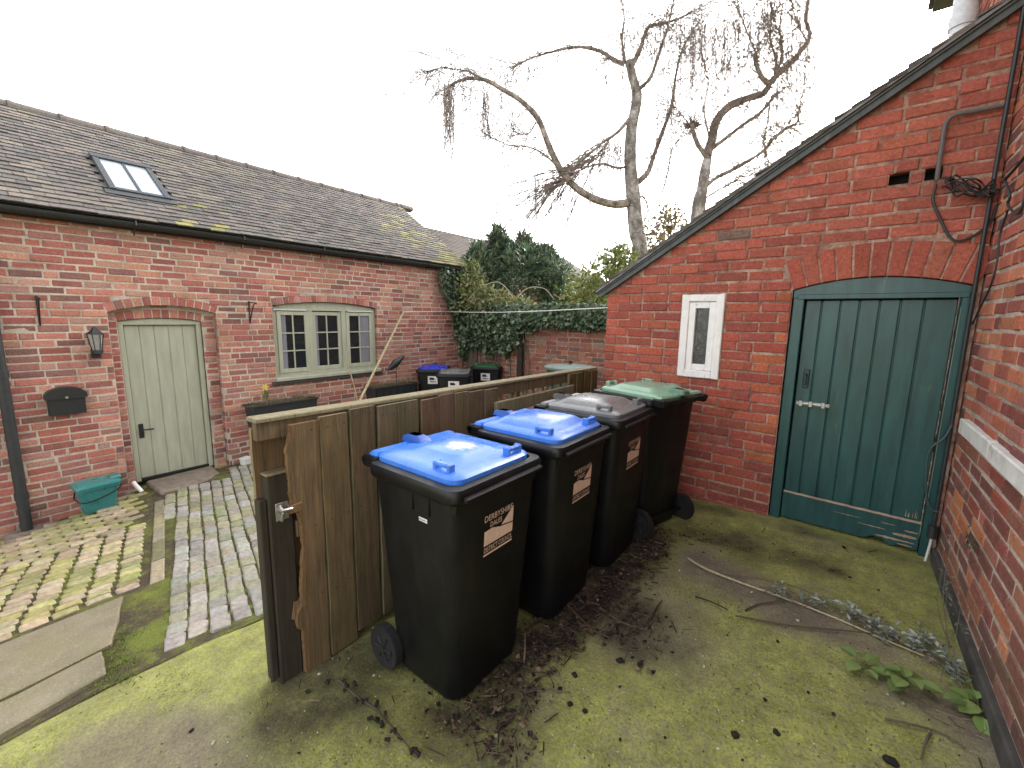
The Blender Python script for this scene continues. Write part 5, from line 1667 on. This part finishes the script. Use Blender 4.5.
birch('bare birch leaning right with a tufted stub, just above the outbuilding roof', (697, 225), 9.0,
      [(697, 225), (702, 190), (706, 165), (709, 152)], .130,
      [([(707, 156), (712, 140), (716, 122), (728, 107), (746, 99), (764, 93), (772, 80), (790, 64), (803, 48), (810, 36), (806, 18), (811, -12)], .10, .03, .05, .5),
       ([(708, 158), (699, 146), (694, 134), (692, 124)], .05, .04, -.05, .2),
       ([(710, 150), (726, 138), (744, 124), (760, 113), (773, 98), (778, 92)], .045, .03, .1, .5),
       ([(704, 188), (716, 178), (732, 170), (750, 160), (764, 150), (774, 138), (788, 128), (797, 122), (799, 108)], .045, .015, -.1, .6),
       ([(706, 198), (718, 190), (730, 184), (742, 176)], .022, .008, -.1, .8),
       ([(770, 84), (762, 78), (757, 66), (754, 54)], .06, .035, .05, .5), ([(774, 82), (776, 60), (770, 38), (772, 10), (766, -10)], .035, .01, .1, 1.0),
       ([(772, 84), (782, 58), (780, 30), (784, -5)], .03, .01, -.1, 1.0), ([(806, 40), (796, 20), (790, -5)], .02, .008, .1, 1.0),
       ([(770, 100), (768, 120), (764, 140), (768, 160)], .02, .008, .05, .8), ([(758, 58), (748, 35), (738, 10), (728, -8)], .02, .008, .1, 1.0),
       ([(694, 128), (684, 118), (676, 108)], .015, .006, 0, .8), ([(710, 140), (704, 110), (708, 80), (700, 50)], .02, .008, .1, .9)], tw2)

# ------------------------------------------------------------------ buildings behind
def far_house(name, label, x0, x1, y0, y1, ze, zr, along, colr):
    t = thing(name, (x0, y0, -.5), 0, label, 'house')
    w, d = x1 - x0, y1 - y0
    mb = MB(); mb.box(0, w, 0, d, 0, ze + .5, 0, (.26, .11, .08))
    mb.build('wall', [M['brick_l']], t)
    mb = MB()
    rows = 26
    for side in (0, 1):
        for r_ in range(rows):
            a, b = r_ / rows, (r_ + 1) / rows
            za, zb = ze + .5 + (zr - ze) * a, ze + .5 + (zr - ze) * b
            L = d if along == 'y' else w; W_ = w if along == 'y' else d
            k = 0.0
            while k < L + .2:
                k2 = min(k + .5, L + .2)
                pa = (W_/2) * a - .2 * (1 - a); pb = (W_/2) * b - .2*(1 - b)
                if side: pa, pb = W_ - pa, W_ - pb
                q = [(pa, k - .1, za + .02), (pa, k2 - .1, za + .02), (pb, k2 - .1, zb), (pb, k - .1, zb)]
                if along == 'x': q = [(y, x, z) for x, y, z in q]
                mb.add(q, [(0, 1, 2, 3)], 0, jitc(colr, .2)); k = k2
    for (p0_, p1_) in (((-.25, ze + .42), (W_/2, zr + .47)), ((W_ + .25, ze + .42), (W_/2, zr + .47))):
        q = [(p0_[0], -.1, p0_[1]), (p0_[0], L + .1, p0_[1]), (p1_[0], L + .1, p1_[1]), (p1_[0], -.1, p1_[1])]
        if along == 'x': q = [(y, x, z) for x, y, z in q]
        mb.add(q, [(0, 1, 2, 3)], 0, tuple(v * .8 for v in colr))
    if along == 'x': gab = [((xx, 0, ze + .5), (xx, d, ze + .5), (xx, d/2, zr + .48)) for xx in (0, w)]
    else: gab = [((0, yy, ze + .5), (w, yy, ze + .5), (w/2, yy, zr + .48)) for yy in (0, d)]
    for g_ in gab: mb.add(g_, [(0, 1, 2)], 1)
    rf = mb.build('roof', [M['tile'], M['mortar_l']], t)
    return t
far_house('brick_house', 'tiled outhouse roof continuing behind the long brick house', -4.7, -.35, 5.9, 13.5, 2.3, 3.72, 'y', (.15, .125, .11))
far_house('brick_house', 'distant brown tiled house roof showing behind the conifer', -3.0, 14.0, 19.0, 26.0, 2.2, 3.9, 'x', (.17, .125, .10))

# ------------------------------------------------------------------ litter, sticks and weeds on the concrete
def gp_(x, y, dz=.0): return Vector((x, y, gz(x, y) + dz))
mb = MB()
k = 0
while k < 3400:
    if rnd.random() < .75: x, y = rnd.gauss(5.33, .20), rnd.uniform(-.1, 1.95)
    else: x, y = rnd.uniform(4.45, 6.7), rnd.uniform(-.6, 2.4)
    if dirt_at(x, y) < rnd.random() * .9: k += .2; continue
    k += 1
    a = rnd.uniform(0, 2*PI); s_ = rnd.uniform(.008, .034)
    c = rnd.choice([(.02, .015, .012), (.035, .025, .018), (.06, .038, .028), (.09, .055, .04), (.012, .010, .009), (.016, .013, .011), (.13, .09, .065)])
    p = gp_(x, y, .004 + rnd.random() * .012)
    if rnd.random() < .35:
        mb.tube([p, p + Vector((math.cos(a), math.sin(a), rnd.uniform(-.05, .15))) * s_ * 2.6], rnd.uniform(.0012, .003), 3, 0, jitc(c, .2))
    else:
        mb.leaf(p, (math.cos(a), math.sin(a), rnd.uniform(-.1, .3)), (rnd.gauss(0, .4), rnd.gauss(0, .4), 1), s_, s_ * rnd.uniform(.4, .9), 0, jitc(c, .25), fold=rnd.uniform(-.3, .4))
for _ in range(150):                         # thin dead stems on the bare soil by the right wall
    x, y = rnd.uniform(6.2, 6.8), rnd.uniform(-.25, 1.1)
    if soil_at(x, y) < .35: continue
    a = rnd.gauss(-.9, .7); L = rnd.uniform(.05, .22); p = gp_(x, y, .006)
    q = [p + Vector((math.cos(a + t * .5), math.sin(a + t * .5), 0)) * (L * t) for t in (0, .33, .66, 1)]
    q = [Vector((min(v.x, 6.83), v.y, gz(v.x, v.y) + .005 + .01 * rnd.random())) for v in q]
    mb.tube(q, rnd.uniform(.0012, .0026), 3, 0, jitc(rnd.choice([(.09, .065, .048), (.14, .105, .08), (.05, .036, .028), (.20, .16, .12)]), .2))
tag(mb.build('leaf_litter', [M['twig']]), 'dark dead leaves and twig scraps gathered beside the bins', 'litter', kind='stuff')
mb = MB()
for _ in range(1500):
    x, y = rnd.uniform(4.3, 6.8), rnd.uniform(-1.2, 2.3)
    s_ = rnd.choice([rnd.uniform(.0014, .0035)] * 12 + [rnd.uniform(.004, .009)])
    c = rnd.choice([(.45, .42, .36), (.30, .27, .2), (.03, .025, .02), (.02, .02, .017), (.16, .10, .07)])
    Mx = Matrix.Translation(gp_(x, y, s_*.4)) @ Matrix.Rotation(rnd.uniform(0, 6), 4, 'Z') @ Matrix.Rotation(rnd.uniform(-.4, .4), 4, 'X')
    mb.box(-s_, s_, -s_*.7, s_*.7, -s_*.5, s_*.6, 0, jitc(c, .2), ch=s_*.3, M=Mx)
tag(mb.build('grit', [M['twig']]), 'scattered grit and little stones on the mossy concrete', 'grit', kind='stuff')
def stick(pxs, r, c, label, lift=.012, name='stick', group='sticks lying on the concrete'):
    pts = [hit(x, y) + Vector((0, 0, lift + rnd.uniform(-.003, .006))) for x, y in pxs]
    P = smooth_pts(pts, 5); mb = MB()
    mb.tube(P, [r * (1 - .5 * i / len(P)) for i in range(len(P))], 6, 0, c)
    return mb, P, lambda: tag(mb.build(name, [M['twig']]), label, 'stick', group)
m_, P, fin = stick(((688, 560), (705, 571), (740, 584), (790, 603), (840, 622), (885, 642), (935, 664)), .0075, (.36, .30, .20), 'longest pale dry stem lying across the concrete towards the green door'); fin()
m_, P, fin = stick(((715, 574), (750, 578), (800, 590), (840, 612)), .004, (.16, .12, .08), 'thin brown stem lying just behind the long pale stem'); fin()
m_, P, fin = stick(((338, 682), (358, 700), (378, 714), (398, 737), (418, 760)), .006, (.07, .055, .04), 'dark twig with black cones near the foot of the fence post')
for p in P[::3]:
    for _ in range(3):
        q = p + Vector((rnd.gauss(0, .022), rnd.gauss(0, .022), .004)); s_ = rnd.uniform(.008, .016)
        m_.tube([q, q + Vector((rnd.gauss(0, 1), rnd.gauss(0, 1), .3)).normalized() * s_ * 1.5], [s_ * .7, s_ * .5], 6, 0, (.022, .018, .015))
fin()
for pl, c, lab in ((((524, 664), (525, 650), (525, 637)), (.20, .15, .10), 'short brown stick standing out against the dark litter by the second bin'),
                   (((528, 694), (548, 693), (570, 694)), (.10, .075, .055), 'short dark stick lying level in front of the bins'),
                   (((600, 610), (622, 625), (648, 632)), (.09, .06, .045), 'curved brown stick on the litter heap beside the bins'),
                   (((648, 628), (655, 612), (662, 602)), (.04, .03, .025), 'crooked black stick at the edge of the litter heap'),
                   (((560, 600), (590, 630), (610, 640)), (.07, .05, .04), 'thin stick leading from the litter heap under the second bin'),
                   (((695, 598), (712, 604), (728, 612)), (.035, .028, .022), 'dark stubby stick on open concrete right of the litter'),
                   (((745, 612), (760, 606), (785, 604)), (.06, .045, .035), 'dark forked twig beside the long pale stem'),
                   (((500, 730), (508, 724), (517, 718)), (.025, .02, .016), 'small black stick on moss at the bottom of the view'),
                   (((735, 618), (790, 628), (850, 634), (900, 640)), (.08, .06, .045), 'dark bent stem running below the long pale stem'),
                   (((885, 722), (910, 728), (940, 735), (965, 752)), (.10, .08, .06), 'thin dead stem on bare soil by the right wall'),
                   (((930, 735), (925, 745), (920, 762)), (.12, .09, .07), 'small forked dead twig on bare soil by the right wall')):
    _, _, fin = stick(pl, .005, c, lab); fin()
mb = MB(); k = 0
while k < 26000:
    x, y = rnd.uniform(3.7, 6.85), rnd.uniform(-1.6, 2.5)
    if y > -.6 and x < 4.4: continue
    k += 1
    m_ = fbm((x*1.9, y*1.9, 11), 4) + .5 * fbm((x*9, y*9, 2), 3)
    if m_ < -.12 + .9 * soil_at(x, y) + .9 * dirt_at(x, y): continue
    a = rnd.uniform(0, 6.28); s_ = rnd.uniform(.004, .010)
    c = rnd.choice([(.16, .17, .035), (.22, .22, .05), (.11, .12, .03), (.30, .29, .09), (.09, .095, .03)])
    mb.leaf(gp_(x, y, .002), (math.cos(a), math.sin(a), rnd.uniform(.1, .9)), (rnd.gauss(0, .4), rnd.gauss(0, .4), 1), s_, s_ * .8, 0, jitc(c, .3))
tag(mb.build('moss', [M['twig']]), 'yellow green moss flecks covering the concrete yard', 'moss', kind='stuff')
# black cones / clods
mb = MB()
for (px, py, s_) in ((735, 736, .014), (777, 734, .013), (503, 725, .012), (637, 530, .01), (620, 740, .006), (890, 763, .02), (570, 705, .012), (585, 712, .010), (560, 690, .012), (575, 676, .014), (620, 662, .016), (640, 665, .012), (765, 700, .008), (665, 738, .006)):
    p = hit(px, py); Mx = Matrix.Translation(p + Vector((0, 0, s_*.4))) @ Matrix.Rotation(rnd.uniform(0, 6), 4, 'Z')
    mb.box(-s_, s_, -s_*.75, s_*.75, -s_*.5, s_*.6, 0, (.016, .014, .012), ch=s_*.35, jit=s_*.2, M=Mx)
tag(mb.build('clods', [M['twig']]), 'little black clods dotted over the moss', 'clods', kind='stuff')

GW = 'leafy weeds by the right wall'
for (px, py, n, s_, lab) in ((860, 670, 7, .06, 'smallest leafy green weed, farthest from the right wall'),
                             (905, 686, 12, .065, 'leafy green weed with the most leaves, between the other two'),
                             (980, 714, 9, .065, 'leafy bright green weed against the foot of the right wall')):
    p = hit(px, py); mb = MB()
    for k in range(n):
        a = 2*PI*k/n + rnd.uniform(-.4, .4); R_ = rnd.uniform(.012, .05)
        q = p + Vector((math.cos(a)*R_, math.sin(a)*R_, rnd.uniform(.02, .06)))
        mb.tube([p, q], .0018, 4, 1, (.09, .11, .04))
        d = Vector((math.cos(a), math.sin(a), rnd.uniform(-.15, .35))); s2 = s_ * rnd.uniform(.8, 1.2)
        c = jitc((.16, .23, .065), .2)
        sd = d.cross(Vector((0, 0, 1))).normalized(); L = s2
        out = [(0, 0), (.2, .34), (.45, .44), (.75, .32), (1, 0)]
        for sg in (-1, 1):
            vs_ = [q + d * (L*t) + Vector((0, 0, -.25*L*t*t)) for t, w in out] + [q + d*(L*t) + sd*(sg*w*L) + Vector((0, 0, .12*L*w*2 - .25*L*t*t)) for t, w in out]
            mb.add(vs_, [(i, i+1, i+6, i+5) for i in range(4)], 0, c, True)
    tag(mb.build('weed', [M['leaf'], M['twig']]), lab, 'weed', GW)
# grey creeping plant
mb = MB()
line = [(775, 598), (800, 603), (830, 610), (850, 618), (870, 628), (895, 640), (915, 650), (935, 662), (952, 672), (965, 690)]
CL = [(rnd.random()**.8*9, rnd.gauss(0, 8), rnd.gauss(-2, 5)) for _ in range(46)]
for k in range(620):
    cl_ = rnd.choice(CL); t = clamp(cl_[0] + rnd.gauss(0, .08), 0, 8.99); i = min(int(t), len(line) - 2); f = t - i
    px = line[i][0] + (line[i+1][0] - line[i][0]) * f + cl_[1] + rnd.gauss(0, 3); py = line[i][1] + (line[i+1][1] - line[i][1]) * f + cl_[2] + rnd.gauss(0, 2)
    if fbm((px*.03, py*.05, 2), 3) < -.1: continue
    if px > 985 or py < 585: continue
    p = hit(px, py); a = rnd.uniform(0, 6.28)
    if p.x > 6.80: continue
    c = jitc(rnd.choice([(.26, .29, .25), (.38, .40, .36), (.15, .18, .13), (.20, .23, .18)]), .2)
    z_ = rnd.uniform(.005, .07)
    mb.leaf(p + Vector((0, 0, z_)), (math.cos(a), math.sin(a), rnd.uniform(-.2, .7)), (rnd.gauss(0, .4), rnd.gauss(0, .4), 1), rnd.uniform(.02, .045), .016, 0, c)
for k in range(26):
    i = rnd.randint(0, len(line) - 2); a = hit(*line[i]) + Vector((rnd.gauss(0, .05), rnd.gauss(0, .05), .01)); b = hit(*line[i+1]) + Vector((rnd.gauss(0, .06), rnd.gauss(0, .06), .03))
    mb.tube([a, (a+b)/2 + Vector((0, 0, .02)), b], .0022, 4, 1, (.13, .10, .075))
tag(mb.build('creeping_plant', [M['leaf'], M['twig']]), 'silvery grey creeping plant sprawling along the long pale stem', 'plant')
mb = MB()
for (x0, y0, x1, y1) in ((957, 650, 955, 520), (962, 700, 948, 560), (975, 705, 962, 600), (950, 640, 944, 560)):
    p = hit(x0, y0); p.x = min(p.x, 6.80); q = on_right(x1, y1, .06)
    mb.tube(smooth_pts([p, p + (q - p)*.4 + Vector((-.03, 0, 0)), q]), [.003 - .002*i/12 for i in range(13)], 4, 1, (.11, .09, .07))
    for k in range(9):
        t = rnd.uniform(.15, .95); a = rnd.uniform(0, 6.28)
        mb.leaf(p + (q - p) * t, (math.cos(a), math.sin(a), .3), (0, 0, 1), rnd.uniform(.02, .04), .01, 0, jitc((.17, .20, .15), .2))
for k in range(40):
    q = on_right(972 + rnd.gauss(0, 4), 540 + rnd.gauss(0, 9), .03); a = rnd.uniform(0, 6.28)
    mb.leaf(q, (-.3, math.cos(a), math.sin(a)), (-1, 0, 0), .03, .012, 0, jitc((.08, .085, .06), .2))
tag(mb.build('wall_weed', [M['leaf'], M['twig']]), 'spindly grey stems climbing the orange brick by the green door', 'plant')
# grass and moss tufts in the cobbles
mb = MB()
def blades(x, y, n, h, sp, cols):
    for _ in range(n):
        xx, yy = x + rnd.gauss(0, sp), y + rnd.gauss(0, sp); a = rnd.uniform(0, 6.28)
        mb.leaf(gp_(xx, yy, .004), (math.cos(a)*.6, math.sin(a)*.6, 1), (math.cos(a+1.5), math.sin(a+1.5), .2), h * rnd.uniform(.5, 1.3), h * .22, 0, jitc(rnd.choice(cols), .25))
GC = [(.10, .17, .025), (.14, .20, .03), (.18, .21, .04), (.07, .12, .02)]
for k in range(60):
    p = hit(rnd.uniform(98, 135), rnd.uniform(630, 690)); 
    if fbm((p.x*4, p.y*4, 0), 3) > -.15: blades(p.x, p.y, 9, .026, .035, GC)
for (px, py) in ((212, 578), (222, 560), (215, 600), (200, 590), (178, 610), (160, 570), (140, 560), (90, 570), (60, 600), (115, 555), (230, 520), (210, 510), (222, 490), (200, 500), (240, 590)):
    p = hit(px, py)
    for _ in range(6): blades(p.x + rnd.gauss(0, .07), p.y + rnd.gauss(0, .07), 12, .018, .02, GC)
for _ in range(1500):
    x, y = rnd.uniform(.3, 3.6), rnd.uniform(-1.5, 1.4)
    if fbm((x*1.6, y*1.6, 6), 4) > .08: blades(x, y, 3, .014, .012, GC)
tag(mb.build('grass', [M['leaf']]), 'short grass and moss tufts growing between the cobbles', 'grass', kind='stuff')
